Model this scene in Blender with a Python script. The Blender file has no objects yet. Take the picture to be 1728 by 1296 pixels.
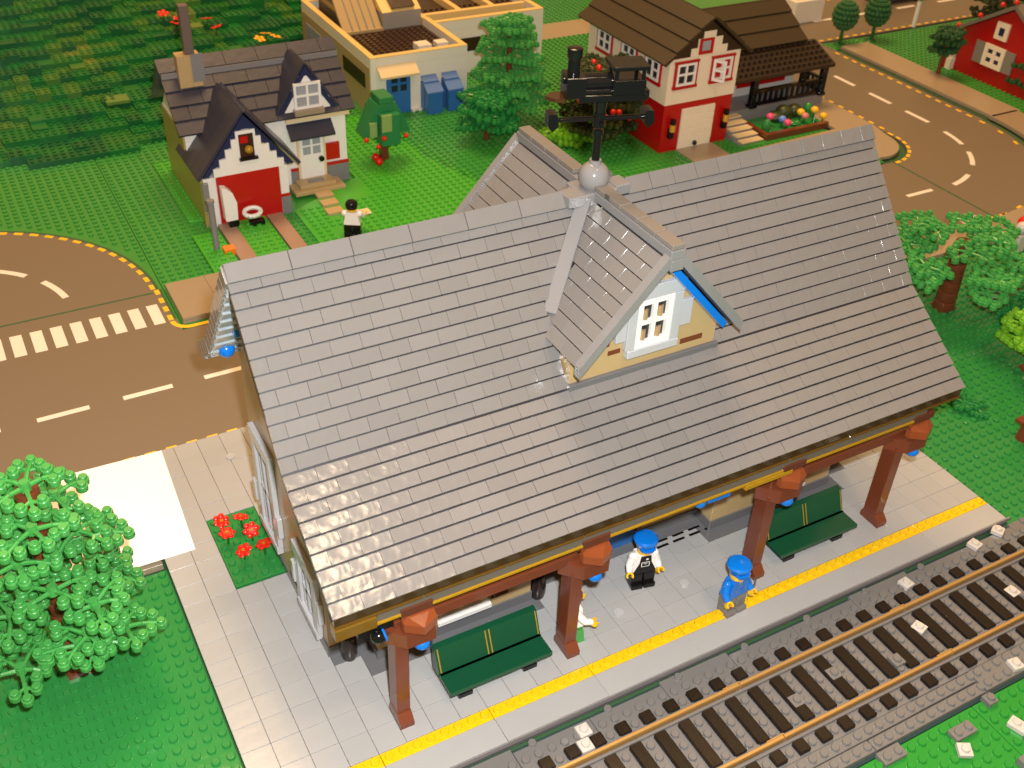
import bpy, math, random
from mathutils import Matrix, Vector
random.seed(7)
R = math.radians
U = 0.008                                   # one stud of the toy bricks = 8 mm; all numbers below are in studs
G = -0.9                                    # top of the base plates; z = 0 is the station platform
SC = bpy.context.scene
COL = SC.collection

# ------------------------------------------------------------------ camera, world, lamps
CAM = Vector((-16.43, -39.553, 61.44))
cam = bpy.data.objects.new('camera', bpy.data.cameras.new('camera'))
COL.objects.link(cam)
cam.location = CAM * U
cam.rotation_euler = (0.931, -0.039, -0.500)
cam.data.sensor_width = 36.0
cam.data.lens = 36.0 * 1803.6 / 1728
cam.data.clip_start = 0.02
cam.data.clip_end = 60
cam.data.dof.use_dof = True
cam.data.dof.focus_distance = 80 * U
cam.data.dof.aperture_fstop = 22
SC.camera = cam
w = bpy.data.worlds.new('World'); SC.world = w; w.use_nodes = True
bg = w.node_tree.nodes['Background']
bg.inputs[0].default_value = (1.0, 0.58, 0.25, 1)
bg.inputs[1].default_value = 0.47
SC.view_settings.view_transform = 'Standard'
SC.view_settings.look = 'None'
SC.view_settings.exposure = 0
SC.view_settings.gamma = 1

def lamp(name, kind, pos, power, color, size=None, target=None, size_y=None):
    d = bpy.data.lights.new(name, kind); d.energy = power; d.color = color
    o = bpy.data.objects.new(name, d); COL.objects.link(o); o.location = Vector(pos) * U
    if kind == 'AREA':
        d.size = size * U
        if size_y: d.shape = 'RECTANGLE'; d.size_y = size_y * U
    elif size: d.shadow_soft_size = size * U
    if target is not None:
        o.rotation_euler = (Vector(target) - Vector(pos)).to_track_quat('-Z', 'Y').to_euler()
    return o
lamp('camera_flash', 'POINT', (-13.5, -38.1, 64.0), 24.5, (0.985, 0.985, 0.985), 1.0)
lamp('hall_ceiling_lamp', 'AREA', (42, -86, 258), 7.0, (1.0, 0.74, 0.46), 20, (0, 8, 14), 30)
lamp('hall_ceiling_lamp', 'AREA', (60, 168, 335), 74.0, (1.0, 0.62, 0.28), 150, (60, 60, 0), 100)

# ------------------------------------------------------------------ materials
MATS = {}
def mat(name, rgb, rough=0.28, metal=0.0, vary=0.05, bump=0.012, scale=90, spec=0.5, coat=0.0, mottle=0.0):
    if name in MATS: return MATS[name]
    m = bpy.data.materials.new(name); m.use_nodes = True
    nt = m.node_tree; b = nt.nodes['Principled BSDF']
    b.inputs['Roughness'].default_value = rough
    b.inputs['Metallic'].default_value = metal
    b.inputs['Specular IOR Level'].default_value = spec
    b.inputs['Coat Weight'].default_value = coat
    b.inputs['Coat Roughness'].default_value = 0.08
    oi = nt.nodes.new('ShaderNodeObjectInfo')
    tc = nt.nodes.new('ShaderNodeTexCoord')
    nz = nt.nodes.new('ShaderNodeTexNoise'); nz.inputs['Scale'].default_value = scale; nz.inputs['Detail'].default_value = 3
    nt.links.new(tc.outputs['Object'], nz.inputs['Vector'])
    ad = nt.nodes.new('ShaderNodeMath'); ad.operation = 'MULTIPLY_ADD'     # value = 1 - vary/2 + vary*random
    ad.inputs[1].default_value = vary; ad.inputs[2].default_value = 1 - vary / 2
    nt.links.new(oi.outputs['Random'], ad.inputs[0])
    a2 = nt.nodes.new('ShaderNodeMath'); a2.operation = 'MULTIPLY_ADD'
    a2.inputs[1].default_value = 0.06 + mottle
    nt.links.new(nz.outputs['Fac'], a2.inputs[0])
    sb = nt.nodes.new('ShaderNodeMath'); sb.operation = 'ADD'; sb.inputs[1].default_value = -(0.03 + mottle / 2)
    nt.links.new(ad.outputs[0], sb.inputs[0]); nt.links.new(sb.outputs[0], a2.inputs[2])
    hs = nt.nodes.new('ShaderNodeHueSaturation'); hs.inputs['Color'].default_value = (*rgb, 1)
    nt.links.new(a2.outputs[0], hs.inputs['Value'])
    nt.links.new(hs.outputs[0], b.inputs['Base Color'])
    if bump:
        n2 = nt.nodes.new('ShaderNodeTexNoise'); n2.inputs['Scale'].default_value = scale * 1.6; n2.inputs['Detail'].default_value = 1.5
        mp = nt.nodes.new('ShaderNodeMix'); mp.data_type = 'VECTOR'
        nt.links.new(tc.outputs['Object'], n2.inputs['Vector'])
        bp = nt.nodes.new('ShaderNodeBump'); bp.inputs['Strength'].default_value = 1.0; bp.inputs['Distance'].default_value = bump * U
        nt.links.new(n2.outputs['Fac'], bp.inputs['Height']); nt.links.new(bp.outputs[0], b.inputs['Normal'])
        nt.nodes.remove(mp)
    MATS[name] = m
    return m
ROOF = mat('grey_roof_plastic', (.178, .171, .167), .17, vary=.09, bump=.06, scale=75)
TRIM = mat('grey_trim_plastic', (.20, .197, .20), .25)
LGREY = mat('light_grey_plastic', (.36, .362, .358), .22, vary=.06)
PGREY = mat('pale_stone_grey_plastic', (.44, .45, .47), .25)
DGREY = mat('dark_grey_plastic', (.13, .13, .135), .25)
BALL = mat('ballast_grey_plastic', (.160, .155, .150), .12)
TAN = mat('tan_plastic', (.44, .315, .15), .3)
TAN2 = mat('light_tan_plastic', (.70, .56, .33), .3)
PAVE = mat('tan_pavement_plastic', (.33, .255, .17), .3, vary=.08)
BROWN = mat('reddish_brown_plastic', (.15, .038, .016), .2)
DBROWN = mat('dark_brown_plastic', (.035, .016, .008), .3)
RBROWN = mat('brown_roof_plastic', (.042, .027, .012), .4)
BLACK = mat('black_plastic', (.006, .006, .0065), .14, spec=.35)
TILEBLACK = mat('black_tile_plastic', (.02, .013, .009), .3, bump=.03, scale=220)
YELLOW = mat('yellow_plastic', (.74, .47, .008), .14)
FLESH = mat('toy_skin_yellow_plastic', (.78, .46, .01), .2)
GOLD = mat('dark_yellow_plastic', (.36, .20, .008), .2)
BLUE = mat('blue_plastic', (.003, .16, .62), .18)
BLUE2 = mat('muted_blue_plastic', (.03, .14, .40), .35)
NAVY = mat('navy_roof_plastic', (.032, .034, .055), .3, vary=.15)
NAVY2 = mat('navy_gable_plastic', (.011, .022, .075), .3)
WHITE = mat('white_plastic', (.80, .78, .74), .25)
PAPER = mat('white_paper', (.93, .93, .93), .6)
RED = mat('red_plastic', (.42, .004, .004), .3)
BRED = mat('bright_red_plastic', (.66, .012, .006), .3)
GREEN = mat('green_plastic', (.026, .215, .046), .09, mottle=.06)
LIME = mat('bright_green_plastic', (.022, .235, .03), .12)
LAWNG = mat('lawn_green_plastic', (.06, .36, .03), .25)
FARG = mat('far_green_plastic', (.045, .26, .04), .2, mottle=.06)  # green lightened for the far plates, offsetting the dimmer light there
DGREEN = mat('dark_green_plastic', (.01, .12, .015), .35)
OLIVE = mat('olive_green_plastic', (.13, .17, .02), .35)
LEAF = mat('leaf_green_plastic', (.055, .30, .06), .33, vary=.25)
LEAFD = mat('dark_leaf_plastic', (.035, .05, .012), .4)
LIMELEAF = mat('lime_leaf_plastic', (.16, .42, .02), .35)
BENCH = mat('bench_green_plastic', (.005, .062, .028), .2)
ROADM = mat('grey_brown_road', (.175, .135, .092), .42, vary=0, scale=500, bump=.004)
LINEW = mat('white_road_paint', (.74, .70, .64), .5)
LINEY = mat('yellow_road_paint', (.85, .50, .01), .5)
LINEG = mat('green_road_margin', (.03, .10, .045), .45)
RAIL = mat('warm_reflection_rail', (.47, .275, .085), .35, metal=.35, vary=0)  # steel rail, warm room reflections put into the base colour
GUTTERM = mat('warm_reflection_gutter', (.045, .026, .008), .08, coat=.5)  # black gutter, orange room reflections tinted into its base colour
SILVER = mat('silver_metal', (.75, .75, .78), .2, metal=1)
PANE = mat('dark_window_glass', (.02, .02, .025), .08)
GLASSG = mat('grey_window_glass', (.30, .32, .36), .12)
ORANGE = mat('orange_plastic', (.85, .20, .01), .3)
PINK = mat('pink_plastic', (.75, .08, .2), .3)
UNDER = mat('table_cloth', (.03, .09, .03), .8)

# ------------------------------------------------------------------ mesh builder
ORG = {}
class MB:
    def __init__(s): s.v = []; s.f = []; s.M = None
    def add(s, vs, fs):
        n = len(s.v)
        if s.M is not None: vs = [s.M @ Vector(q) for q in vs]
        s.v += [tuple(q) for q in vs]; s.f += [tuple(i + n for i in f) for f in fs]; return s
    def box(s, x0, y0, z0, x1, y1, z1, b=0.0):
        if x0 > x1: x0, x1 = x1, x0
        if y0 > y1: y0, y1 = y1, y0
        if z0 > z1: z0, z1 = z1, z0
        if not b:
            return s.add([(x0,y0,z0),(x1,y0,z0),(x1,y1,z0),(x0,y1,z0),(x0,y0,z1),(x1,y0,z1),(x1,y1,z1),(x0,y1,z1)],
                         [(0,3,2,1),(4,5,6,7),(0,1,5,4),(1,2,6,5),(2,3,7,6),(3,0,4,7)])
        b = min(b, (x1-x0)*.45, (y1-y0)*.45, (z1-z0)*.45)
        vs = []; idx = {}
        for sx in (0,1):
            for sy in (0,1):
                for sz in (0,1):
                    c = ((x0,x1)[sx], (y0,y1)[sy], (z0,z1)[sz]); d = (b if sx==0 else -b, b if sy==0 else -b, b if sz==0 else -b)
                    for ax in range(3):
                        p = [c[i] + (d[i] if i != ax else 0) for i in range(3)]
                        idx[(sx,sy,sz,ax)] = len(vs); vs.append(p)
        I = lambda *k: idx[k]
        fs = [(I(0,0,0,0),I(0,0,1,0),I(0,1,1,0),I(0,1,0,0)), (I(1,0,0,0),I(1,1,0,0),I(1,1,1,0),I(1,0,1,0)),
              (I(0,0,0,1),I(1,0,0,1),I(1,0,1,1),I(0,0,1,1)), (I(0,1,0,1),I(0,1,1,1),I(1,1,1,1),I(1,1,0,1)),
              (I(0,0,0,2),I(0,1,0,2),I(1,1,0,2),I(1,0,0,2)), (I(0,0,1,2),I(1,0,1,2),I(1,1,1,2),I(0,1,1,2))]
        for sa in (0,1):
            for sb_ in (0,1):
                fs.append((I(0,sa,sb_,1),I(1,sa,sb_,1),I(1,sa,sb_,2),I(0,sa,sb_,2)))
                fs.append((I(sa,0,sb_,0),I(sa,1,sb_,0),I(sa,1,sb_,2),I(sa,0,sb_,2)))
                fs.append((I(sa,sb_,0,0),I(sa,sb_,1,0),I(sa,sb_,1,1),I(sa,sb_,0,1)))
        for k in [(a,b2,c2) for a in (0,1) for b2 in (0,1) for c2 in (0,1)]:
            fs.append((I(*k,0),I(*k,1),I(*k,2)))
        return s.add(vs, fs)
    def lathe(s, cx, cy, prof, n=12, cap=True):
        vs = []; fs = []
        for r, z in prof:
            for i in range(n):
                a = 2*math.pi*(i+.5)/n; vs.append((cx+r*math.cos(a), cy+r*math.sin(a), z))
        for k in range(len(prof)-1):
            for i in range(n):
                j = (i+1) % n; fs.append((k*n+i, k*n+j, (k+1)*n+j, (k+1)*n+i))
        if cap: fs.append(tuple(range(n-1,-1,-1))); fs.append(tuple(range((len(prof)-1)*n, len(prof)*n)))
        return s.add(vs, fs)
    def cyl(s, cx, cy, z0, z1, r, n=12, r2=None): return s.lathe(cx, cy, [(r, z0), (r if r2 is None else r2, z1)], n)
    def stud(s, x, y, z, n=12, bev=True):
        if bev: return s.lathe(x, y, [(.3, z-.02), (.3, z+.15), (.26, z+.2)], n)
        return s.lathe(x, y, [(.3, z-.02), (.28, z+.2)], n)
    def tube(s, p, q, r, n=8, r2=None):
        p = Vector(p); q = Vector(q); d = (q-p); L = d.length
        M = Matrix.Translation(p) @ d.to_track_quat('Z','Y').to_matrix().to_4x4()
        o = s.M; s.M = (o @ M) if o is not None else M
        s.cyl(0, 0, 0, L, r, n, r2); s.M = o; return s
    def sphere(s, c, r, n=16, m=10, sz=1.0, cut=-1):
        prof = []
        for k in range(m+1):
            a = -math.pi/2 + math.pi*k/m
            prof.append((max(r*math.cos(a), r*.01), c[2] + r*sz*math.sin(a)))
        return s.lathe(c[0], c[1], prof, n)
    def prism(s, poly, a0, a1, axis='z'):
        n = len(poly)
        def P(u, v, a): return {'z': (u, v, a), 'y': (u, a, v), 'x': (a, u, v)}[axis]
        vs = [P(u, v, a0) for u, v in poly] + [P(u, v, a1) for u, v in poly]
        ar = sum(poly[i][0]*poly[(i+1)%n][1]-poly[(i+1)%n][0]*poly[i][1] for i in range(n))
        fl = (ar < 0) ^ (axis == 'y') ^ (a1 < a0)
        fs = [tuple(range(n-1,-1,-1)), tuple(range(n, 2*n))] + [(i, (i+1)%n, n+(i+1)%n, n+i) for i in range(n)]
        if fl: fs = [f[::-1] for f in fs]
        return s.add(vs, fs)
    def poly(s, pts): return s.add(pts, [tuple(range(len(pts)))])
    def mesh(s, name, m, org=(0,0,0), smooth=False):
        me = bpy.data.meshes.new(name)
        o = Vector(org)
        me.from_pydata([((x-o[0])*U, (y-o[1])*U, (z-o[2])*U) for x, y, z in s.v], [], s.f)
        me.materials.append(m)
        if smooth:
            me.polygons.foreach_set('use_smooth', [True]*len(me.polygons))
            me.set_sharp_from_angle(angle=R(38))
        me.update()
        return me
    def build(s, name, m, parent=None, org=None, smooth=False, kind=None):
        if parent is not None: org = ORG[parent]
        elif org is None:
            xs = [q[0] for q in s.v]; ys = [q[1] for q in s.v]; zs = [q[2] for q in s.v]
            org = Vector(((min(xs)+max(xs))/2, (min(ys)+max(ys))/2, min(zs)))
        o = bpy.data.objects.new(name, s.mesh(name, m, org, smooth)); COL.objects.link(o)
        ORG[o] = Vector(org)
        if parent is not None: o.parent = parent
        else: o.location = Vector(org) * U
        if kind: o['kind'] = kind
        return o

def parts(b, name, m, parent, smooth=False):
    """every separate piece collected in b becomes a part of its own"""
    root = list(range(len(b.v)))
    def find(i):
        while root[i] != i: root[i] = root[root[i]]; i = root[i]
        return i
    for f in b.f:
        r0 = find(f[0])
        for i in f[1:]: root[find(i)] = r0
    groups = {}
    for f in b.f: groups.setdefault(find(f[0]), []).append(f)
    out = []
    for fs in groups.values():
        ids = sorted({i for f in fs for i in f}); mp = {i: k for k, i in enumerate(ids)}
        q = MB(); q.v = [b.v[i] for i in ids]; q.f = [tuple(mp[i] for i in f) for f in fs]
        out.append(q.build(name, m, parent, smooth=smooth))
    return out
def tag(o, label, cat, group=None):
    o['label'] = label; o['category'] = cat
    if group: o['group'] = group
    return o
def thing(name, label, cat, org, group=None):
    o = bpy.data.objects.new(name, None); COL.objects.link(o); o.empty_display_size = .01
    o.location = Vector(org) * U; ORG[o] = Vector(org)
    return tag(o, label, cat, group)
def struct(o): o['kind'] = 'structure'; return o
def inst(name, me, parent, pos, rot=None):
    o = bpy.data.objects.new(name, me); COL.objects.link(o); o.parent = parent
    M = rot.to_4x4() if rot is not None else Matrix.Identity(4)
    M.translation = (Vector(pos) - ORG[parent]) * U
    o.matrix_local = M
    ORG[o] = Vector(pos)
    return o
def dup(root, loc, rz, label, group=None):
    def rec(o, par):
        c = o.copy(); COL.objects.link(c)
        if par is not None: c.parent = par
        for ch in o.children: rec(ch, c)
        return c
    c = rec(root, None); c.location = Vector(loc)*U; c.rotation_euler = (0,0,rz); c['label'] = label
    if group: c['group'] = group
    ORG[c] = Vector(loc)
    return c
F_PX = 1803.6
ROT = cam.rotation_euler.to_matrix()
def inview(x, y, z, m=110):
    q = ROT.transposed() @ (Vector((x, y, z)) - CAM)
    if q.z > -1: return False
    return -m < 864 + F_PX*q.x/-q.z < 1728+m and -m < 648 - F_PX*q.y/-q.z < 1296+m
def stud_field(name, m, parent, rects, z, excl=(), n=8, bev=False, kind='stuff', step=1, smooth=True):
    b = MB()
    for (x0, y0, x1, y1) in rects:
        i = 0
        xs = [x0+.5+k for k in range(int(round(x1-x0)))]
        for x in xs:
            for k in range(int(round(y1-y0))):
                y = y0+.5+k
                if not inview(x, y, z, 260): continue
                if any((e(x, y) if callable(e) else (e[0]-.3 < x < e[2]+.3 and e[1]-.3 < y < e[3]+.3)) for e in excl): continue
                b.stud(x, y, z, n, bev)
    if not b.v: return None
    return b.build(name, m, parent, smooth=smooth, kind=kind)

# ================================================================== SETTING: ground, base plates, roads
gr = MB().box(-400, -300, G-.9, 500, 500, G-.32).build('ground', UNDER); struct(gr)
# --- grass base plates
def plate(rect, m, studs=True, n=8, bev=False, excl=(), name='grass_baseplate', z=G):
    x0, y0, x1, y1 = rect
    o = MB().box(x0+.03, y0+.03, z-.3, x1-.03, y1-.03, z, .05).build(name, m, org=((x0+x1)/2, (y0+y1)/2, z-.3)); struct(o)
    if studs: stud_field('stud', m, o, [rect], z, excl, n, bev)
    return o
CX, CY, CR = -22.7, 64.4, 22.3
def in_left_road(x, y): return (y < 64.4 and x < .2) or (math.hypot(x-CX, y-CY) < CR+.9 and x < .3)
HOUSE_EX = [(8,82,28.5,92), (9,75.5,18.5,84), (0,56,22,64.5), (9,64,11,76), (15.2,64,17,76), (19.8,78,26.5,82.5), (38.7,98.6,54,128), (54,109,73,128),
            (70,71,82,93), (82,76.5,104,90), (82,68,99,77)]
plate((-42,-14.7,-10,23.3), GREEN, n=14, bev=True, excl=[(-18.7,15.8,-16.7,17.8), (-12,-15,-10,-3)])
for r in [(54.6,-12,86,21), (86,-12,118,21), (54.6,21,86,33), (86,21,118,33)]: plate(r, GREEN, n=10, bev=True)
BEYOND = [(-32,56,0,88), (-32,88,0,108), (0,64.4,32,96.4), (32,56,64,88), (64,56,98,88), (0,96.4,32,110), (32,96.4,64,128), (32,88,64,96.4), (64,88,104,118), (0,56,32,64.4)]
LAWN = (17.5,60,39.5,101)
def lawn(x, y): return 18.6 < x < 43-(y-75)*.22 and 64.5 < y < 99
for r in BEYOND:
    if r[1] == 56 and r[0] == 0:
        plate(r, FARG, studs=False); continue
    plate(r, FARG, n=7, excl=HOUSE_EX + [in_left_road, (8.5,75,46,82) if False else (0,0,0,0), lawn])
plate((131.2,40,172,97.2), FARG, n=6); plate((104,117.2,175,150), FARG, n=6, studs=False); plate((64,125.2,104,175), FARG, n=6); plate((122.9,94.2,131.2,97.4), FARG, n=6)
plate((78,118,104,125.2), PAVE, studs=False, name='tan_path')
for r in [(5,-47,37,-14.9), (37,-47,69,-14.9), (69,-47,101,-14.9)]: plate(r, LIME, n=12, bev=True)
plate((-12,-14.9,75,-3.2), mat('teal_shadow_plastic', (.03,.06,.055), .3), studs=False)  # green base plate painted darker for the shade beside the platform
plate((-27,-47,5,-14.9), LIME, n=12, bev=True)
# bright lawn of the house with navy roof, one plate higher
b = MB(); b.prism([(18.6,64.6),(45,64.6),(40,82),(37.6,99),(28.8,99),(28.8,80.5),(18.6,75)], G, G+.4)
lw = b.build('lawn_plate', LAWNG); struct(lw)
stud_field('stud', LAWNG, lw, [(18,64,46,99)], G+.4, [lambda x, y: not lawn(x, y) or (x < 28.8 and y > 75), (21.8,71.5,24.5,78), (21,66,24,69)], n=8)
ex = MB().box(6.4, 77.4, G, 8.6, 95, G+.4, .03).build('lawn_plate', LAWNG); struct(ex); stud_field('stud', LAWNG, ex, [(6.4,77.4,8.4,95)], G+.4, n=7)
ex = MB().box(11.1, 64.6, G, 15, 75.4, G+.4, .03).build('lawn_plate', LAWNG); struct(ex); stud_field('stud', LAWNG, ex, [(11.1,64.6,15.1,75)], G+.4, n=7)
ex = MB().box(5.8, 64.6, G, 8.9, 74, G+.4, .03).build('lawn_plate', LAWNG); struct(ex); stud_field('stud', LAWNG, ex, [(6,64.6,9,74)], G+.4, n=7)
# --- roads
def arc(cx, cy, r, a0, a1, n=24): return [(cx+r*math.cos(R(a0+(a1-a0)*i/n)), cy+r*math.sin(R(a0+(a1-a0)*i/n))) for i in range(n+1)]
def sheet(polyline, z, th=.05): return MB().prism(polyline, z-th, z)
road = struct(sheet([(-60,36.9),(99,36.9)] + arc(99,60.9,24.6,-90,0) + [(123.6,98)] + [(175,98),(175,117.2),(104,117.2),(104,98),(105.9,98)] + arc(99,61.9,6.6,0,-90)
                    + [(-.2,55.6),(-.2,64.4)] + arc(CX,CY,CR,0,90) + [(-60,86.7)], G+.06, .3).build('road', ROADM, org=(40,50,G)))
RZ = G+.075
def mark(poly, m, name): return sheet(poly, RZ, .02).build(name, m, road)
def bar(x, y, l, wd, ang, m, name):
    c, s_ = math.cos(R(ang)), math.sin(R(ang))
    return mark([(x+c*u-s_*v, y+s_*u+c*v) for u, v in ((-l/2,-wd/2),(l/2,-wd/2),(l/2,wd/2),(-l/2,wd/2))], m, name)
for x in (-28.9,-21.2,-13.5,-5.85,1.8,9.5,17.2,24.9,32.6,40.3,48,55.6,63.3,71,78.7,86.4,95.2): bar(x, 46.6, 4.6, .62, 0, LINEW, 'lane_dash')
def arcdash(cx, cy, r, a, l, wd, m, name):
    d = l/r/2*180/math.pi
    return mark(arc(cx, cy, r+wd/2, a-d, a+d, 8) + arc(cx, cy, r-wd/2, a+d, a-d, 8), m, name)
for a in (-72,-41,-14): arcdash(99,61.5,15.2,a,4.6,.7,LINEW,'lane_dash')
for y in (66,73.9,82,90): bar(114.6, y, 4.7, .75, 90, LINEW, 'lane_dash')
for x in (110,121,132.7,143.5,154,165): bar(x, 107.4, 4.6, .8, 0, LINEW, 'lane_dash')
for a in (20.5,51,80): arcdash(CX,CY,13.3,a,4.6,.7,LINEW,'lane_dash')
for i in range(9): bar(-17.4+1.93*i, 59.6, 3.9, 1.15, 90, LINEW, 'crossing_bar')
for i in range(5): bar(118.2-2.2*i, 95, 4, 1.0, 90, LINEW, 'crossing_bar')
for i in range(40): bar(-31.6+1.83*i, 37.55, .95, .42, 0, LINEY, 'edge_dash')
for i in range(13): bar(81+2*i if i < 9 else 81+2*i, 37.45, .95, .42, 0, LINEY, 'edge_dash')
for i in range(10): arcdash(99,60.9,23.5,-86+9.4*i,1.05,.45,LINEY,'edge_dash')
for i in range(15): bar(122.6, 63+2.1*i, 1.05, .45, 90, LINEY, 'edge_dash')
for i in range(8): arcdash(99,61.9,6.9,-84+13*i,.95,.5,LINEY,'edge_dash')
for i in range(13): bar(106.3, 65+2.2*i, .95, .45, 90, LINEY, 'edge_dash')
for i in range(26): bar(124.5+2*i, 98.6, 1.0, .45, 0, LINEY, 'edge_dash')
for i in range(35): bar(104.5+2*i, 116.6, 1.0, .45, 0, LINEY, 'edge_dash')
for i in range(4): bar(-.75, 58.4+1.83*i, 1.0, .5, 90, LINEY, 'edge_dash')
for i in range(21): arcdash(CX,CY,21.7,2+4.85*i,1.0,.5,LINEY,'edge_dash')
mark(arc(.9,57.6,1.9,180,270,10) + [(3.2,55.7),(3.2,56.2),(.9,56.2)] + arc(.9,57.6,1.4,270,180,10), LINEY, 'corner_line')
for i in range(42): bar(4.8+2.2*i, 55.9, .95, .42, 0, LINEY, 'edge_dash')
mark([(124,60.9),(124.5,60.9),(124.5,93.4),(124,93.4)], LINEG, 'road_margin')
mark(arc(99,60.9,24.5,-90,0)+arc(99,60.9,24.15,0,-90), LINEG, 'road_margin')
mark([(98.9,37.2),(99.2,37.2),(99.2,56),(98.9,56)], LINEG, 'road_joint')
mark([(-60,63.8),(-1.2,63.8),(-1.2,64.05),(-60,64.05)], LINEG, 'road_joint')
mark(arc(CX,CY,CR,0,90)+arc(CX,CY,CR-.35,90,0), LINEG, 'road_margin')
mark([(-.5,58),(-.2,58),(-.2,64.4),(-.5,64.4)], LINEG, 'road_margin')
# --- pavements of single tiles
TL = {}
def tile_mesh(wd, dp, m, th=.34):
    k = (wd, dp, m.name, th)
    if k not in TL: TL[k] = MB().box(-wd/2+.012, -dp/2+.012, 0, wd/2-.012, dp/2-.012, th, .018).mesh('paving_tile', m)
    return TL[k]
def tiles(parent, x0, y0, x1, y1, sx, sy, m, z, excl=None):
    x = x0
    while x < x1-.01:
        y = y0
        while y < y1-.01:
            wx, wy = min(sx, x1-x), min(sy, y1-y)
            if not (excl and excl(x+wx/2, y+wy/2)):
                e = Matrix.Rotation(random.gauss(0,.0035), 3, 'X') @ Matrix.Rotation(random.gauss(0,.0035), 3, 'Y')
                inst('paving_tile', tile_mesh(round(wx,2), round(wy,2), m), parent, (x+wx/2, y+wy/2, z-.34), e)
            y += sy
        x += sx
pv = struct(MB().box(0.2,56.7,G,21.5,64.2,G+.34).build('pavement', PAVE)); tiles(pv, 0.2, 56.7, 21.5, 64.2, 4.2, 7.5, PAVE, G+.7)
pv = struct(MB().prism([(22,56.7),(97.6,56.7)] + arc(99,61.9,5.4,-90,0)[1:] + [(105.3,66),(105.5,80),(98.9,80),(98.9,67),(22,64)], G, G+.4).build('pavement', PAVE))
pv = struct(MB().prism([(124.9,60.5),(131,60.5),(131,94),(124.9,94)] , G, G+.5).build('pavement', PAVE))
pv = struct(MB().prism(arc(99,60.9,25.6,-62,0) + arc(99,60.9,31.5,0,-62), G, G+.5).build('pavement', PAVE))
pv = struct(MB().prism([(72,32.9),(110,32.9),(111.5,38.4),(98,36.6),(72,36.6)], G, G+.5).build('pavement', PAVE))
pv = struct(MB().box(-42,23.4,G,-10.2,36.8,G+.2).build('pavement', PAVE)); tiles(pv, -30, 23.4, -10.2, 36.8, 3.3, 6.7, PAVE, G+.55)

# ================================================================== STATION PLATFORM
plat = struct(MB().box(-9.95,-3,G,54.4,36.6,-.36).build('station_platform', DGREY, org=(22,16,G)))
in_b = lambda x, y: (-2 < x < 46 and 8 < y < 24.3) or (0 < x < 14 and 6 < y < 8) or (29.4 < x < 44 and 6 < y < 8)
in_fl = lambda x, y: (-6 < x < -2 and 18.3 < y < 26.3)
tiles(plat, -10, 0, 54, 24, 2, 2, LGREY, 0, lambda x, y: in_b(x, y) or in_fl(x, y))
tiles(plat, -10, 24, -6, 36.6, 2, 4.2, LGREY, 0); tiles(plat, -6, 26.3, -2, 28.2, 2, 1.9, LGREY, 0); tiles(plat, -6, 28.2, -2, 36.6, 2, 4.2, LGREY, 0); tiles(plat, -2, 24.4, 6, 36.6, 2, 4.07, LGREY, 0)
tiles(plat, 46, 24, 54, 36.6, 2, 4.2, LGREY, 0)
tiles(plat, -10, -3, 54, -1, 8, 2, LGREY, 0)
MB().box(-10,-3.12,-.42,54.4,-3,-.02).build('kerb_lip', mat('mid_grey_plastic', (.21,.20,.20), .3), plat)
ys = MB()
for i in range(8): ys.box(-10+8*i+.02, -.98, -.36, -2+8*i-.02, -.02, -.01, .03)
ysl = ys.build('yellow_line', YELLOW, plat)
stud_field('stud', YELLOW, ysl, [(-10,-1,54,0)], -.01, n=14, bev=True)
fl = MB().box(-2,8,-.36,46,24.4,.02,.02).box(0,6,-.36,14,8,.02,.02).box(29.4,6,-.36,44,8,.02,.02)
fl.build('floor_border', DGREY, plat)
bp = MB()
for x, y in ((18.7,3.0),(24.9,3.2),(-1.9,33.1)): bp.cyl(x, y, -.01, .12, .38, 14); bp.cyl(x, y, .12, .16, .2, 12)
parts(bp, 'clear_stud', mat('clear_stud_plastic', (.42,.42,.42), .08), plat, smooth=True)
b = MB()
for i in range(5): b.box(23.6+1.6*i, 7.2, .02, 24.7+1.6*i, 7.42, .06); b.box(23.9+1.6*i, 7.75, .02, 25.0+1.6*i, 7.95, .06)
parts(b, 'floor_grille', BLACK, plat)
# flower plot
fp = thing('flower_bed', 'green studded flower plot set into the pale paving beside the station', 'flower bed', (-4,22.3,-.36))
MB().box(-5.97,18.3,-.36,-2.02,26.3,-.05,.04).build('planting_plate', GREEN, fp)
stud_field('stud', GREEN, fp, [(-6,18.3,-2,26.3)], -.05, n=14, bev=True)
def flower(x, y, z0, h, tilt, az, m, label, group, petals=6, r=.66):
    t = thing('flower', label, 'flower', (x, y, z0), group)
    MB().tube((x, y, z0), (x, y, z0+h), .09, 6).build('stem', DGREEN, t)
    M = Matrix.Translation((x, y, z0+h)) @ Matrix.Rotation(az, 4, 'Z') @ Matrix.Rotation(tilt, 4, 'X')
    hd = MB(); hd.M = M
    hd.cyl(0, 0, -.08, .05, r*.55, 12)
    for k in range(petals):
        a = 2*math.pi*k/petals; hd.sphere((r*.68*math.cos(a), r*.68*math.sin(a), 0), r*.36, 8, 4, .35)
    hd.build('blossom', m, t, smooth=True)
    c = MB(); c.M = M; c.cyl(0, 0, .03, .13, .13, 8); c.build('flower_centre', GOLD, t)
for i, (x, y, tl, az, lb) in enumerate([(-5.1,24.5,.5,.3,'red flower at the far left corner of the plot'), (-3.6,24.3,.35,2.4,'red flower nearest the station wall at the far edge of the plot'),
        (-5.1,23.0,.15,1,'red flower in the left row, second from the far edge'), (-3.3,22.5,.75,.1,'red flower seen tilted edge-on in the middle of the plot'),
        (-2.9,20.6,.2,4,'red flower closest to the station window frame at the near right'), (-4.5,20.6,.35,5,'red flower nearest the camera in the plot')]):
    flower(x, y, -.05, 1.2, tl, az, BRED, lb, 'red flowers in the plot')

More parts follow.
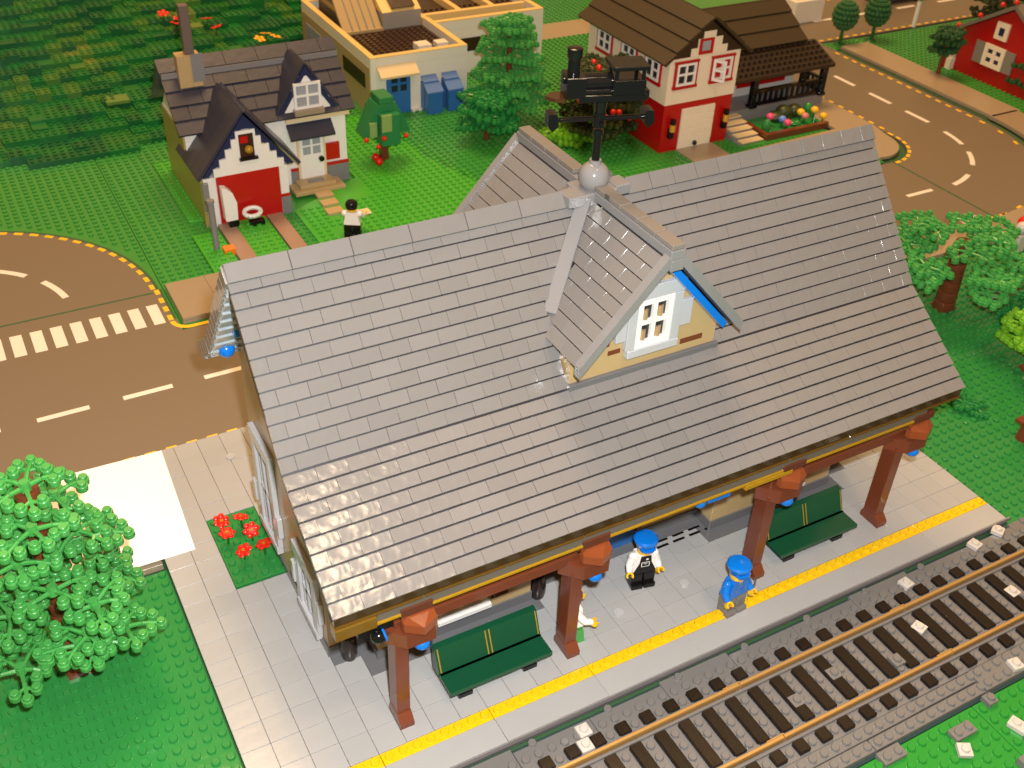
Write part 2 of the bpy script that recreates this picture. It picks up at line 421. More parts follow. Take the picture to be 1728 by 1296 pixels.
# ================================================================== STATION BUILDING
st = thing('train_station', 'toy brick train station with a long grey tiled roof and cross gable', 'station', (22,16.5,0))
RY = 16.5
EAVE, BRK, RDG = (1.0,13.0), (8.45,18.25), (16.5,28.3)
REAVE, RBRK = (27.6,16.1), (24.55,18.25)
b = MB()
prof = [(9,0),(24,0),(24,17.2),(RY,26.8),(9,17.2)]
b.prism(prof, -2, 46, 'x')
wall = b.build('wall', TAN, st)
b = MB().box(1,7.2,.9,13.4,9,12.2,.03).box(30.3,7.2,.9,43,9,12.2,.03); parts(b, 'bay_wall', TAN, st)
b = MB().box(-2.12,8.88,.0,46.12,24.1,.95,.03).box(.9,7.1,0,13.5,9,.92,.03).box(30.2,7.1,0,43.1,9,.92,.03); parts(b, 'base_course', DGREY, st)
b = MB()
for x0, x1, z, y in ((2,4.2,2.2,7.2),(5.4,9.6,1.35,7.2),(10,11.4,1.75,7.2),(36,38.6,1.6,7.2),(39.6,41,2.4,7.2),(-1.4,.5,1.8,9)): b.box(x0, y-.05, z, x1, y+.1, z+.4)
parts(b, 'accent_brick', BROWN, st)
# front bay windows: white sill and frame under the eave
for x0 in (5.3,35):
    f = MB().box(x0,6.3,1.95,x0+4.3,7.19,2.35,.03).box(x0+.1,6.9,2.35,x0+.6,7.19,8,.02).box(x0+3.7,6.9,2.35,x0+4.2,7.19,8,.02).box(x0+1.95,6.95,2.35,x0+2.35,7.19,8).box(x0+.1,6.9,8,x0+4.2,7.19,8.5).build('window', WHITE, st)
    MB().box(x0+.6,7.1,2.35,x0+3.7,7.18,8).build('pane', PANE, f)
d = MB().box(19.6,8.6,.02,20.1,9,9).box(23.9,8.6,.02,24.4,9,9).box(20.1,8.6,8.5,23.9,9,9).build('door', BROWN, st); MB().box(20.1,8.8,.02,23.9,8.95,8.5).build('door_panel', BLUE2, d)
# left side windows with stepped pale grey surrounds
def side_window(y0, y1, z0, z1):
    s = MB()
    s.box(-2.5,y0-.7,z0-.7,-2.01,y1+.7,z0,.03).box(-2.4,y0-.8,z0,-2.01,y0,z1,.03).box(-2.4,y1,z0,-2.01,y1+.8,z1,.03)
    s.box(-2.45,y0-.9,z1,-2.01,y1+.9,z1+1,.03).box(-2.4,y0-1.3,z0+1.4,-2.01,y0-.8,z0+3.4,.03).box(-2.55,y1+.8,z0+1.4,-2.01,y1+1.3,z0+3.4,.03)
    f = s.build('window', PGREY, st)
    q = MB().box(-2.2,y0,z0,-2.01,y0+.35,z1).box(-2.2,y1-.35,z0,-2.01,y1,z1).box(-2.2,y0+.35,z0,-2.01,y1-.35,z0+.35).box(-2.2,y0+.35,z1-.35,-2.01,y1-.35,z1)
    m_ = (y0+y1)/2; q.box(-2.3,m_-.15,z0+.35,-2.01,m_+.15,z1-.35).box(-2.3,y0+.35,(z0+z1)/2-.15,-2.01,y1-.35,(z0+z1)/2+.15)
    q.build('frame', PGREY, f)
    MB().box(-2.1,y0+.35,z0+.35,-2.03,y1-.35,z1-.35).build('pane', PANE, f)
side_window(10.7,13.3,1.5,6.2); side_window(18.9,21.7,2.6,10.6)
side_window_hi = None
# ---- roof
rf = MB()
def off(p, q, d):                     # point list of a slope moved inwards by d along the normal
    a = Vector(q)-Vector(p); a.normalize(); return (-a.y*-d, a.x*-d)
def slope_slab(p, q, d0, d1, x0, x1):
    a = Vector((q[0]-p[0], q[1]-p[1])).normalized(); n = Vector((-a.y, a.x))
    P = [Vector(p)+n*d0, Vector(q)+n*d0, Vector(q)+n*d1, Vector(p)+n*d1]
    rf.prism([(v.x, v.y) for v in P], x0, x1, 'x')
slope_slab(EAVE, BRK, -1.0, -.17, -3.9, 47.9)
slope_slab((BRK[0]-.1,BRK[1]-.1), (RDG[0],RDG[1]), -1.0, -.15, -3.9, 47.9)
slope_slab((RDG[0],RDG[1]), RBRK, -1.0, -.05, -3.9, 47.9)
slope_slab(RBRK, REAVE, -1.0, -.05, -3.9, 47.9)
roof = rf.build('roof', mat('shadow_grey_plastic', (.028,.026,.030), .4), st)  # deck coloured near black to paint the shade between tile rows
b = MB()                               # ribbed underside of the rear slope, open at the left overhang
def under_ribs(p, q, n):
    a = Vector((0, q[0]-p[0], q[1]-p[1])); S = a.length; a.normalize(); nr = Vector((0, -a.z, a.y))
    if nr.z < 0: nr = -nr
    for k in range(n):
        M = Matrix((Vector((1,0,0)), a, nr)).transposed().to_4x4(); M.translation = Vector((-4.0, p[0], p[1])) + a*(S/n*k)
        b.M = M; b.box(0, .05, -1.32+.12*(k % 2), 2.3, S/n-.06, -.98, .05)
    b.M = None
under_ribs((RDG[0]+.9, RDG[1]-1.1), RBRK, 15); under_ribs(RBRK, REAVE, 3)
RV = MB()
for (pa, pb, n) in ((RDG, RBRK, 11), (RBRK, REAVE, 4)):
    d_ = Vector((pb[0]-pa[0], pb[1]-pa[1])); e_ = d_.normalized(); nn = Vector((-e_.y, e_.x)); nn = nn if nn.y > 0 else -nn
    for k in range(n):
        u = Vector(pa)+d_*(k/n); v = Vector(pa)+d_*((k+.9)/n)
        P = [u-nn*1.0, v-nn*1.0, v+nn*.12, u+nn*.02]
        RV.prism([(q.x, q.y) for q in P], -4.12, -3.88, 'x')
parts(RV, 'rear_verge', mat('polished_grey_plastic', (.24,.23,.22), .1), roof)
RIBM = mat('blue_grey_plastic', (.33,.37,.40), .15)
parts(b, 'gable_rib', RIBM, roof)
q = MB().box(-3.98,16.2,26.4,-3.0,17.4,28.1,.15).build('ridge_end', RIBM, roof)
parts(MB().sphere((-3.0,23.3,17.9),.62,12,8).box(-2.9,20.6,20.4,-2.3,21.6,22.6,.08), 'blue_bracket', BLUE, roof, smooth=True)
TILES = []                             # every tile: (position, rotation, width, length)
def gz(x): return 28.4-1.13*abs(x-22)
def course(p, q, rows, th, tilt, first_half, L, skip):
    a = Vector((0, q[0]-p[0], q[1]-p[1])); S = a.length; a.normalize()
    n = Vector((0, -a.z, a.y)); ex = S/rows
    for r_ in range(rows):
        base = Vector((0, p[0], p[1])) + a*(ex*r_)
        half = (r_ % 2 == 0) == first_half
        xs = [-4.0]; 
        if half: xs.append(-3.0)
        while xs[-1] < 47.99: xs.append(min(xs[-1]+2, 48))
        for x0, x1 in zip(xs[:-1], xs[1:]):
            x = (x0+x1)/2; c = base + a*(ex/2)
            if skip(x, c.y, c.z): continue
            tl = tilt + random.gauss(0, .012)
            M = Matrix((Vector((1,0,0)), a, n)).transposed() @ Matrix.Rotation(-tl, 3, 'X') @ Matrix.Rotation(random.gauss(0,.006), 3, 'Y')
            TILES.append((Vector((x, base.y, base.z)) + n*(.02+random.uniform(-.009,.009)), M, round(x1-x0,2), ex+L, th))
lo_skip = lambda x, y, z: 16.4 < x < 27.8 and y > 8.4
course(EAVE, BRK, 9, .30, .075, False, -.115, lo_skip)
UPQ = (RDG[0]-.35, RDG[1]-.45)
up_skip = lambda x, y, z: (z < gz(x)-.55 and y > 9.5 and abs(x-22) < 5.6) or (16.4 < x < 27.8) and y < 12.2 and z < gz(x)+.2 or (abs(x-22) < 1.3 and y > 14.5)
course((BRK[0]+.05, BRK[1]+.06), UPQ, 12, .26, .03, True, -.10, up_skip)
# cross gable
def gable_tiles(side, ya, yb, rows=9):
    # side -1: slope facing left, +1: facing right
    a = Vector((side*-6.4, 0, 7.0)).normalized(); n = Vector((side*7.0, 0, 6.4)).normalized()
    S = 9.0; ex = S/rows; low = Vector((22+side*6.55, 0, 21.25))
    yd = Vector((0, -side, 0)); 
    for r_ in range(rows):
        base = low + a*(ex*r_)
        ys_ = [ya]
        if r_ % 2: ys_.append(ya+1)
        while ys_[-1] < yb-.01: ys_.append(min(ys_[-1]+2, yb))
        for y0, y1 in zip(ys_[:-1], ys_[1:]):
            y = (y0+y1)/2; c = base + a*(ex/2)
            zr = RDG[1]-abs(y-RY)*1.248
            if c.z < zr-.35: continue
            M = Matrix((yd, a, n)).transposed() @ Matrix.Rotation(-.025+random.gauss(0,.005), 3, 'X') @ Matrix.Rotation(random.gauss(0,.005), 3, 'Y')
            TILES.append((Vector((base.x, y, base.z)) + n*.02, M, round(y1-y0,2), ex-.065, .24))
gable_tiles(-1, 6.9, 16, 9); gable_tiles(1, 6.9, 16, 9); gable_tiles(-1, 17, 26.2, 9); gable_tiles(1, 17, 26.2, 9)
TM = {}
def roof_tile_mesh(wd, ln, th):
    k = (wd, round(ln,3), th)
    if k not in TM: TM[k] = MB().box(-wd/2+.011, 0, -th/2, wd/2-.011, ln, th/2, .004).mesh('roof_tile', ROOF)
    return TM[k]
TILES.sort(key=lambda t: (t[0]-CAM).length)
rest = MB()
for i, (p, M, wd, ln, th) in enumerate(TILES):
    if i < 300: inst('roof_tile', roof_tile_mesh(wd, ln, th), roof, p, M)
    else:
        rest.M = Matrix.Translation(p) @ M.to_4x4(); rest.box(-wd/2+.011, 0, -th/2, wd/2-.011, ln, th/2, .004)
rest.M = None
rest.build('roof_tile_field', ROOF, roof, kind='stuff')
# gable slabs, verges, ridge caps, valley boards
gb = MB()
for s_ in (-1, 1):
    for ya, yb in ((7.0,14.5),(18.5,26.1)):
        P = [(22,28.2),(22+s_*6.45,21.15),(22+s_*6.3,20.9),(22,27.85)]
        gb.prism(P, ya, yb, 'y')
parts(gb, 'gable_slab', MATS['shadow_grey_plastic'], roof)
vg = MB()
for ya, yb in ((6.3,6.95),(26.15,26.8)):
    for s_ in (-1, 1):
        L = [(22+s_*(.45+.88*k), 28.25-.975*k) for k in range(8)]
        for (xa, za), (xb, zb) in zip(L[:-1], L[1:]):
            vg.prism([(xa,za+.12),(xb,zb+.12),(xb,zb-.78),(xa,za-.78)], ya+.01, yb, 'y')
parts(vg, 'verge', TRIM, roof)
vb = MB()
vb.prism([(22.3,27.35),(28.05,21.0),(27.7,20.65),(22.1,26.85)], 7.2, 8.45, 'y'); vb.prism([(21.6,27.3),(19.5,24.95),(19.9,24.7),(21.8,26.85)], 7.2, 8.45, 'y')

parts(vb, 'verge_soffit', BLUE, roof)
RC = MB().box(-.5,0,0,.5,1.95,.38,.05).mesh('ridge_tile', TRIM)
RT = mat('warm_grey_plastic', (.185,.165,.145), .28)
RCT = MB().box(-.48,.02,0,.48,1.94,.36,.045).mesh('ridge_tile', RT)
for y in (6.3,8.3,10.3,12.3,13.6): inst('ridge_tile', RCT, roof, (22,y,28.68))
for y in (18.3,20.3,22.3,24.3): inst('ridge_tile', RCT, roof, (22,y,28.68))
b = MB().box(21.45,6.25,28.0,22.55,15.4,28.66,.04).box(21.45,17.6,28.0,22.55,26.4,28.66,.04); b.box(21.5,6.2,27.2,22.5,6.9,28.0,.03); parts(b, 'ridge_beam', TRIM, roof)
b = MB()
for xa, xb, step in ((-4,19.6,4),(24.6,48,2)):
    x = xa
    while x < xb-.3:
        x2 = min(x+step, xb)
        M = Matrix.Translation((x+.02, RY-.06, RDG[1]+.42)) @ Matrix.Rotation(R(-52), 4, 'X')
        cm = MB(); cm.M = M; cm.box(0, -.30, -.02, x2-x-.04, .05, 1.0 if False else .05, .03)
        # sloping cap board over the top course
        a = Vector((0, RDG[0]-BRK[0], RDG[1]-BRK[1])).normalized(); n = Vector((0,-a.z,a.y))
        MM = Matrix((Vector((1,0,0)), a, n)).transposed().to_4x4(); MM.translation = Vector((x+.02, RDG[0], RDG[1])) - a*.98 + n*.06
        b.M = MM; b.box(0, 0, 0, x2-x-.04, 1.2, .30, .03)
        x = x2
b.M = None
parts(b, 'ridge_cap', ROOF, roof)
b = MB()
for s_ in (-1, 1):
    p0 = Vector((22+s_*.9,15.9,28.0)); p1 = Vector((22+s_*5.75,11.75,22.25)); d_ = (p1-p0).normalized()
    nrm = (Vector((0,-10,8.05)).normalized() + Vector((s_*7.0,0,6.4)).normalized()).normalized(); sd = d_.cross(nrm).normalized()
    M = Matrix((d_, sd, nrm)).transposed().to_4x4(); M.translation = p0
    b.M = M; b.box(0,-.5,.0,(p1-p0).length,.5,.42,.05)
    p0 = Vector((22+s_*.9,17.1,28.0)); p1 = Vector((22+s_*5.0,20.9,23.2)); d_ = (p1-p0).normalized()
    nrm = (Vector((0,10,8.05)).normalized() + Vector((s_*7.0,0,6.4)).normalized()).normalized(); sd = d_.cross(nrm).normalized()
    M = Matrix((d_, sd, nrm)).transposed().to_4x4(); M.translation = p0
    b.M = M; b.box(0,-.6,.0,(p1-p0).length,.6,.6,.05)
b.M = None; parts(b, 'valley_board', TRIM, roof)
b = MB().box(20.6,15.3,27.6,23.4,17.7,28.55,.1).box(23.3,15.4,27.9,24.5,16.9,28.7,.08).box(19.4,15.2,27.8,20.7,16.7,28.6,.08)
M = Matrix.Translation((23.35,17.3,28.9)) @ Matrix.Rotation(R(40),4,'Y') @ Matrix.Rotation(R(20),4,'Z'); b.M = M; b.box(-.55,-.5,0,.55,.5,.35,.04); b.M = None
parts(b, 'ridge_joint', TRIM, roof)
# dormer wall and window
b = MB().prism([(16.1,18.5),(28.2,18.5),(28.2,20.85),(22.0,27.7),(16.1,20.9)], 8.5, 15, 'y'); dm = b.build('dormer_wall', TAN, st)
b = MB().box(16.0,8.2,17.9,28.5,8.52,18.65,.04); parts(b, 'dormer_base', DGREY, dm)
b = MB().box(19.02,8.44,20.08,20.0,8.6,20.42).box(18.4,8.44,20.85,19.06,8.6,21.2).box(25.15,8.44,19.25,27.05,8.6,19.65); parts(b, 'accent_brick', BROWN, dm)
s = MB().box(20.3,7.95,19.65,24.5,8.49,20.3,.05).box(20.15,8.05,20.3,20.88,8.49,24.05,.03).box(23.75,8.05,20.3,24.5,8.49,24.05,.03)
s.box(19.9,8.1,24.05,24.65,8.49,25.1,.04).box(24.5,8.15,21.1,25.5,8.49,23.2,.04).box(19.35,8.15,21.1,20.15,8.49,23.2,.04)
s.build('window_surround', PGREY, dm)
f = MB().box(20.88,8.1,20.3,21.3,8.49,24.05).box(23.33,8.1,20.3,23.75,8.49,24.05).box(21.3,8.1,20.3,23.33,8.49,20.72).box(21.3,8.1,23.65,23.33,8.49,24.05).box(22.15,8.15,20.72,22.48,8.49,23.65).box(21.3,8.15,22.05,22.15,8.49,22.38).box(22.48,8.15,22.05,23.33,8.49,22.38)
f.build('window', WHITE, dm)
MB().box(21.2,8.4,20.6,23.4,8.47,23.8).build('pane', PANE, dm)
b = MB()
for x in (21.65,22.9):
    for z in (20.75,22.4): b.cyl(x, 8.42, z, z+.75, .24, 8)
parts(b, 'brick_stud', mat('dim_tan_plastic', (.36,.24,.12), .3), dm, smooth=True)
# gutter and fascia along the eave
b = MB().box(-3.9,1.1,12.2,47.9,1.9,13.0,.03); b.build('gutter', GUTTERM, roof)
b = MB()
for k in range(9): b.box(-3.85+5.75*k, .98, 12.08, -3.85+5.75*(k+1)-.1, 1.7, 12.22, .03)
parts(b, 'gutter_rim', mat('amber_edge_plastic', (.10,.05,.008), .1), roof)
b = MB().box(-1.2,1.15,11.28,44.6,1.8,12.08,.02); b.build('fascia_board', mat('fascia_grey_plastic', (.12,.105,.085), .3), roof)
b = MB().box(-1.3,1.05,11.08,44.7,1.75,11.28,.02).box(26.9,1.0,10.7,31.2,1.6,11.08,.02); parts(b, 'fascia_strip', GOLD, roof)
MB().box(-3.95,.85,11.15,-1.3,1.75,12.1,.05).build('gutter_end', mat('warm_reflection_gutter_end', (.15,.08,.010), .1), roof)  # gold reflection on the gutter end painted as base colour
MB().box(24.2,1.6,10.0,26.2,2.6,10.9,.08).sphere((23.6,1.9,10.3),.5,10,7).build('blue_eave_part', BLUE, roof, smooth=True)
# canopy posts, brackets and beam
b = MB().box(.2,1.95,8.75,13.6,2.7,9.6,.03).box(30.4,1.95,8.75,44.4,2.7,9.6,.03); parts(b, 'canopy_beam', BROWN, st)
def post(x):
    p = MB()
    p.prism([(x,1),(x+1,1),(x+1,3),(x,3)], 0, .45)
    p.prism([(1.0,.45),(3.0,.45),(2.75,1.0),(1.55,1.0)], x+.0, x+1.0, 'x')
    p.box(x+.03,1.55,.9,x+.97,2.85,8.3,.04)
    o = p.build('canopy_post', BROWN, st)
    bx = MB().prism([(x+.65,1.05),(x+2.65,1.05),(x+2.3,2.4),(x-.6,2.4),(x-.45,2.2)], 7.85, 9.05); bx.build('bracket', BROWN, o)
    c = MB()
    pl = [(x+.55,1.2),(x+1.6,.45),(x+2.7,.95),(x+2.55,1.6),(x+.5,1.6)]
    c.prism(pl, 9.35, 10.05)
    c.add([(x+.55,1.2,10.05),(x+1.6,.45,10.05),(x+2.7,.95,10.05),(x+2.55,1.6,10.7),(x+.5,1.6,10.7)], [(0,1,4),(1,2,3),(1,3,4)])
    c.box(x+.45,1.3,10.3,x+2.55,1.9,10.95,.04)
    c.build('bracket_cap', mat('orange_brown_plastic', (.23,.052,.015), .22), o)
    MB().box(x+.3,1.02,10.95,x+2.45,1.9,11.6,.04).build('bracket_plate', mat('maroon_brown_plastic', (.10,.03,.015), .2), o)
    MB().sphere((x+1.85,1.5,7.42),.56,14,8,.8).build('blue_knob', BLUE, o, smooth=True)
for x in (0,13,30,43): post(x)
b = MB().box(-2.2,2.0,9.3,.2,2.9,10.4,.05); lt = b.build('lantern', BLACK, st)
MB().sphere((-.85,2.0,8.9),.52,14,10).build('lantern_globe', BLACK, lt, smooth=True)
q = MB(); q.M = Matrix.Translation((-.5,2.0,8.95)) @ Matrix.Rotation(R(80),4,'Y'); q.lathe(0,0,[(.5,-.07),(.53,0),(.5,.07)],16); q.build('lantern_ring', BLUE, lt, smooth=True)
# weather vane
vn = thing('weather_vane', 'black steam engine weather vane on a grey ball at the roof ridge', 'weather vane', (22,16.4,28.5))
MB().sphere((22,16.4,29.25),1.1,24,14).cyl(22,16.4,30.2,30.5,.42,14).build('ball', LGREY if False else mat('ball_grey_plastic', (.22,.215,.215), .14), vn, smooth=True)
MB().cyl(22,16.4,30.2,32.4,.28,14).cyl(22,16.4,32.4,32.7,.36,14).cyl(22,16.4,32.9,33.9,.42,14).cyl(22,16.4,33.9,34.9,.36,14,.48).build('pole', BLACK, vn, smooth=True)
VM = Matrix.Translation((22,16.4,0)) @ Matrix.Rotation(R(-17),4,'Z')
b = MB(); b.M = VM
b.tube((-3.3,0,33.45),(3.3,0,33.45),.17,10); b.tube((0,-.9,33.3),(0,.9,33.3),.14,8)
b.build('cross_arm', BLACK, vn, smooth=True)
b = MB(); b.M = VM
for s_ in (-1,1): b.prism([(s_*3.3,34.05),(s_*3.3+.3,34.0),(s_*3.3+.42,33.2),(s_*3.3,32.8),(s_*3.3-.3,33.2),(s_*3.3-.3,34.0)], -.5, .5, 'y')
parts(b, 'arm_end', BLACK, vn)
eng = MB(); eng.M = VM
eng.box(-1.7,-.8,34.85,2.9,.8,35.35,.04)
loco = eng.build('engine_frame', BLACK, vn)
q = MB(); q.M = VM; q.box(-2.6,-.85,35.2,-1.3,.85,36.55,.04).box(-2.75,-.3,36.0,-2.5,.3,36.4,.05); q.build('smokebox', BLACK, loco)
q = MB(); q.M = VM; q.cyl(-2.0,0,36.5,37.6,.42,14).lathe(-2.0,0,[(.42,37.5),(.52,37.75),(.52,38.25),(.42,38.3)],14); q.build('chimney', BLACK, loco, smooth=True)
q = MB(); q.M = VM; q.tube((-1.4,0,36.0),(.6,0,36.0),.58,14).tube((-1.4,-.5,35.5),(1.0,-.5,35.5),.22,10); q.build('boiler', BLACK, loco, smooth=True)
q = MB(); q.M = VM; q.box(.5,-.9,35.3,2.7,.9,36.3,.04).box(.6,-.85,36.3,.8,-.65,37.0).box(2.4,-.85,36.3,2.6,-.65,37.0).box(.6,.65,36.3,.8,.85,37.0).box(2.4,.65,36.3,2.6,.85,37.0).box(2.6,-.6,34.9,3.1,.6,35.5,.05); q.build('cab', BLACK, loco)
q = MB(); q.M = VM; q.box(.35,-1.0,36.95,2.85,1.0,37.25,.05); q.build('cab_roof', BLACK, loco)
q = MB(); q.M = VM; q.prism([(-2.6,-.7),(-2.6,.7),(-3.3,.6),(-3.8,0),(-3.3,-.6)], 34.9, 35.15); q.build('cow_catcher', mat('smoky_brown_plastic',(.05,.02,.008),.1), loco)

# ================================================================== THINGS ON THE PLATFORM
def bench(x, y):
    t = thing('bench', 'x', 'bench', (x, y, 0), 'green benches on the platform')
    MB().box(x,y,1.05,x+8,y+2.0,1.45,.06).build('seat', BENCH, t)
    pts = [(y+1.65,1.45),(y+1.85,1.45),(y+2.15,2.2),(y+2.6,3.25),(y+3.05,3.3),(y+3.05,3.0),(y+2.9,1.05),(y+2.0,1.05)]
    MB().prism(pts, x, x+8, 'x').build('backrest', BENCH, t, smooth=True)
    g = MB()
    for xs in (x+.12, x+3.8, x+4.1, x+7.8):
        for (ya, za), (yb, zb) in (((y+1.83,1.5),(y+2.13,2.2)),((y+2.13,2.2),(y+2.56,3.2))):
            g.add([(xs,ya-.012,za+.02),(xs+.09,ya-.012,za+.02),(xs+.09,yb-.012,zb+.02),(xs,yb-.012,zb+.02)], [(0,1,2,3)])
    parts(g, 'gold_pinstripe', mat('gold_print', (.30,.20,.02), .3), t)
    for xl in (x+.8, x+5.9):
        MB().box(xl,y+.35,0,xl+1.1,y+3.9,.42,.04).build('leg', BLACK, t)
    MB().box(x+.5,y+.5,.42,x+7.4,y+1.6,1.05,.03).build('rail', DBROWN if False else BLACK, t)
    return t
b1 = bench(3.75,1.1); b1['label'] = 'dark green bench between the two left canopy posts'
b2 = bench(32.6,1.1); b2['label'] = 'dark green bench between the two right canopy posts'
def barrel(x, y, label):
    t = MB().lathe(x, y, [(.5,0),(.6,.4),(.62,1.1),(.56,1.9),(.45,2.2)], 16).build('barrel', mat('black_brown_plastic', (.02,.012,.01), .15), smooth=True)
    return tag(t, label, 'barrel', 'barrels along the station wall')
barrel(-.75,8.3,'dark barrel at the left front corner of the station'); barrel(14.1,7.3,'dark brown barrel behind the second canopy post')

def figure(loc, rz, label, torso, arm, leg, hat=None, hair=None, apron=None, jacket=False, arms=(.25,.25), skirt=False):
    """toy figure about five studs tall, facing -y in its own frame"""
    t = thing('toy_figure', label, 'toy figure', (0,0,0), 'toy figures')
    for sx in (-1, 1):
        l = MB(); x0, x1 = (-.98, -.04) if sx < 0 else (.04, .98)
        if skirt: l.prism([(-.75,0),(.5,0),(.5,1.6),(-.5,1.6)], x0, x1, 'x')
        else: l.box(x0,-.5,.42,x1,.48,1.45,.06).box(x0,-.78,0,x1,.48,.44,.06)
        l.build('leg', leg, t)
    MB().box(-.98,-.45,1.42,.98,.45,1.75,.05).build('hips', leg, t)
    b = MB(); z0, z1 = 1.75, 3.32
    vs = [(-.98,-.5,z0),(.98,-.5,z0),(.98,.5,z0),(-.98,.5,z0),(-.66,-.46,z1),(.66,-.46,z1),(.66,.46,z1),(-.66,.46,z1)]
    b.add(vs, [(0,3,2,1),(4,5,6,7),(0,1,5,4),(1,2,6,5),(2,3,7,6),(3,0,4,7)]); to = b.build('torso', torso, t)
    yF = lambda z: -.5+.04*(z-z0)/(z1-z0)-.012
    def dec(name, pts, m): MB().add([(x, yF(z)-o, z) for x, z, o in pts], [tuple(range(len(pts)))]).build(name, m, to)
    if apron:
        dec('bib', [(-.9,1.76,0),(.9,1.76,0),(.5,2.6,0),(.42,3.3,0),(-.42,3.3,0),(-.5,2.6,0)], apron)
        for q in ([(-.34,2.2),(.34,2.2),(.34,2.25),(-.34,2.25)], [(-.34,2.62),(.34,2.62),(.34,2.68),(-.34,2.68)], [(-.34,2.2),(-.28,2.2),(-.28,2.65),(-.34,2.65)], [(.28,2.2),(.34,2.2),(.34,2.65),(.28,2.65)], [(-.2,2.56),(0,2.42),(.2,2.56),(0,2.5)], [(.02,2.86),(.2,2.86),(.2,3.02),(.02,3.02)]):
            dec('pocket_line', [(x, z, .012) for x, z in q], WHITE)
    if jacket:
        dec('shirt_collar', [(-.16,3.3,0),(0,2.75,0),(.2,3.3,0)], PGREY); dec('lapel_line', [(-.05,3.2,.012),(.05,3.2,.012),(.03,2.85,.012),(-.03,2.85,.012)], BLACK)
        dec('button', [(-.35,2.3,0),(-.22,2.3,0),(-.22,2.43,0),(-.35,2.43,0)], GOLD); dec('pocket_line', [(.15,2.35,0),(.55,2.45,0),(.55,2.5,0),(.15,2.4,0)], NAVY2)
    for sx, an in ((-1, arms[0]), (1, arms[1])):
        sh = Vector((sx*.88,0,3.02)); el = sh + Vector((sx*.28,-math.sin(an)*.75,-math.cos(an)*.75)); ha = el + Vector((sx*.06,-math.sin(an+.5)*.55,-math.cos(an+.5)*.55))
        a_ = MB().sphere(sh,.36,10,6); a_.tube(sh, el, .33, 10, .29); a_.sphere(el,.29,10,6); a_.tube(el, ha, .28, 10, .24)
        ao = a_.build('arm', arm, t, smooth=True)
        d_ = (ha-el).normalized(); hn = MB(); c = ha + d_*.28
        hn.tube(ha-d_*.05, ha+d_*.12, .15, 8)
        M = Matrix.Translation(c) @ d_.to_track_quat('Y','Z').to_matrix().to_4x4(); hn.M = M     # C-shaped grip
        ring = []
        for k in range(9):
            an2 = R(-130+260*k/8)-math.pi/2; ring.append((math.cos(an2), math.sin(an2)))
        for (ca, sa), (cb, sb2) in zip(ring[:-1], ring[1:]):
            vs = [(r_*c_, r_*s_, z) for z in (-.2,.2) for (c_, s_) in ((ca,sa),(cb,sb2)) for r_ in (.16,.3)]
            hn.add(vs, [(0,1,3,2),(4,6,7,5),(1,5,7,3),(0,2,6,4),(0,4,5,1),(2,3,7,6)])
        hn.build('hand', FLESH, ao)
    hd = MB().lathe(0,0,[(.42,3.3),(.58,3.42),(.6,3.6),(.6,4.1),(.56,4.3),(.4,4.36)],18).build('head', FLESH, t, smooth=True)
    fc = MB()
    for sx in (-1,1):
        fc.add([(sx*.22+.06*math.cos(k*math.pi/3), -.575, 3.9+.07*math.sin(k*math.pi/3)) for k in range(6)], [tuple(range(6))])
    fc.add([(-.22,-.57,3.66),(.22,-.57,3.66),(.16,-.59,3.6),(-.16,-.59,3.6)], [(0,1,2,3)])
    fc.build('face_print', BLACK, hd)
    if hat:
        h = MB().lathe(0,.03,[(.68,3.95),(.74,4.15),(.9,4.5),(.95,4.68),(.82,4.84),(.3,4.92)],20)
        h.prism([(-.62,-.35),(-.55,-.72),(-.2,-.9),(.2,-.9),(.55,-.72),(.62,-.35)], 3.98, 4.14)
        h.build('cap', hat, t, smooth=True)
    if hair:
        MB().lathe(0,.06,[(.66,3.75),(.72,4.1),(.68,4.45),(.5,4.66),(.2,4.72)],16).build('hair', hair, t, smooth=True)
    t.location = Vector(loc)*U; t.rotation_euler = (0,0,rz)
    return t
figure((21.9,4.95,.0), R(-12), 'toy figure in black dungarees, white sleeves and blue cap on the platform', WHITE, WHITE, BLACK, hat=BLUE, apron=BLACK, arms=(.15,.15))
cd = figure((26.6,-.35,.0), R(4), 'toy figure in blue uniform and grey trousers standing on the yellow line', BLUE, BLUE, mat('trouser_grey_plastic',(.16,.15,.14),.3), hat=BLUE, jacket=True, arms=(.35,.25))
figure((14.35,2.95,.0), R(84), 'toy figure in green and white mostly hidden behind the second canopy post', mat('shirt_white_green_plastic',(.72,.74,.68),.3), WHITE, LEAF, hair=BROWN, skirt=True, arms=(.7,.9))
figure((22.7,66.1,G+.4), R(150), 'toy figure with black hair, white top and tray on the bright lawn', WHITE, WHITE, BLACK, hair=BLACK, arms=(.9,.9))
tag(MB().box(23.1,66.4,1.75,25.3,67.7,1.95,.04).build('tray', TAN2), 'tan tray held out by the figure on the lawn', 'tray')
q = MB(); q.tube((28.0,-.95,1.2),(28.2,-.75,2.75),.06,8); tag(q.build('whistle_rod', SILVER, smooth=True), 'thin shiny rod held by the figure in blue uniform', 'rod')

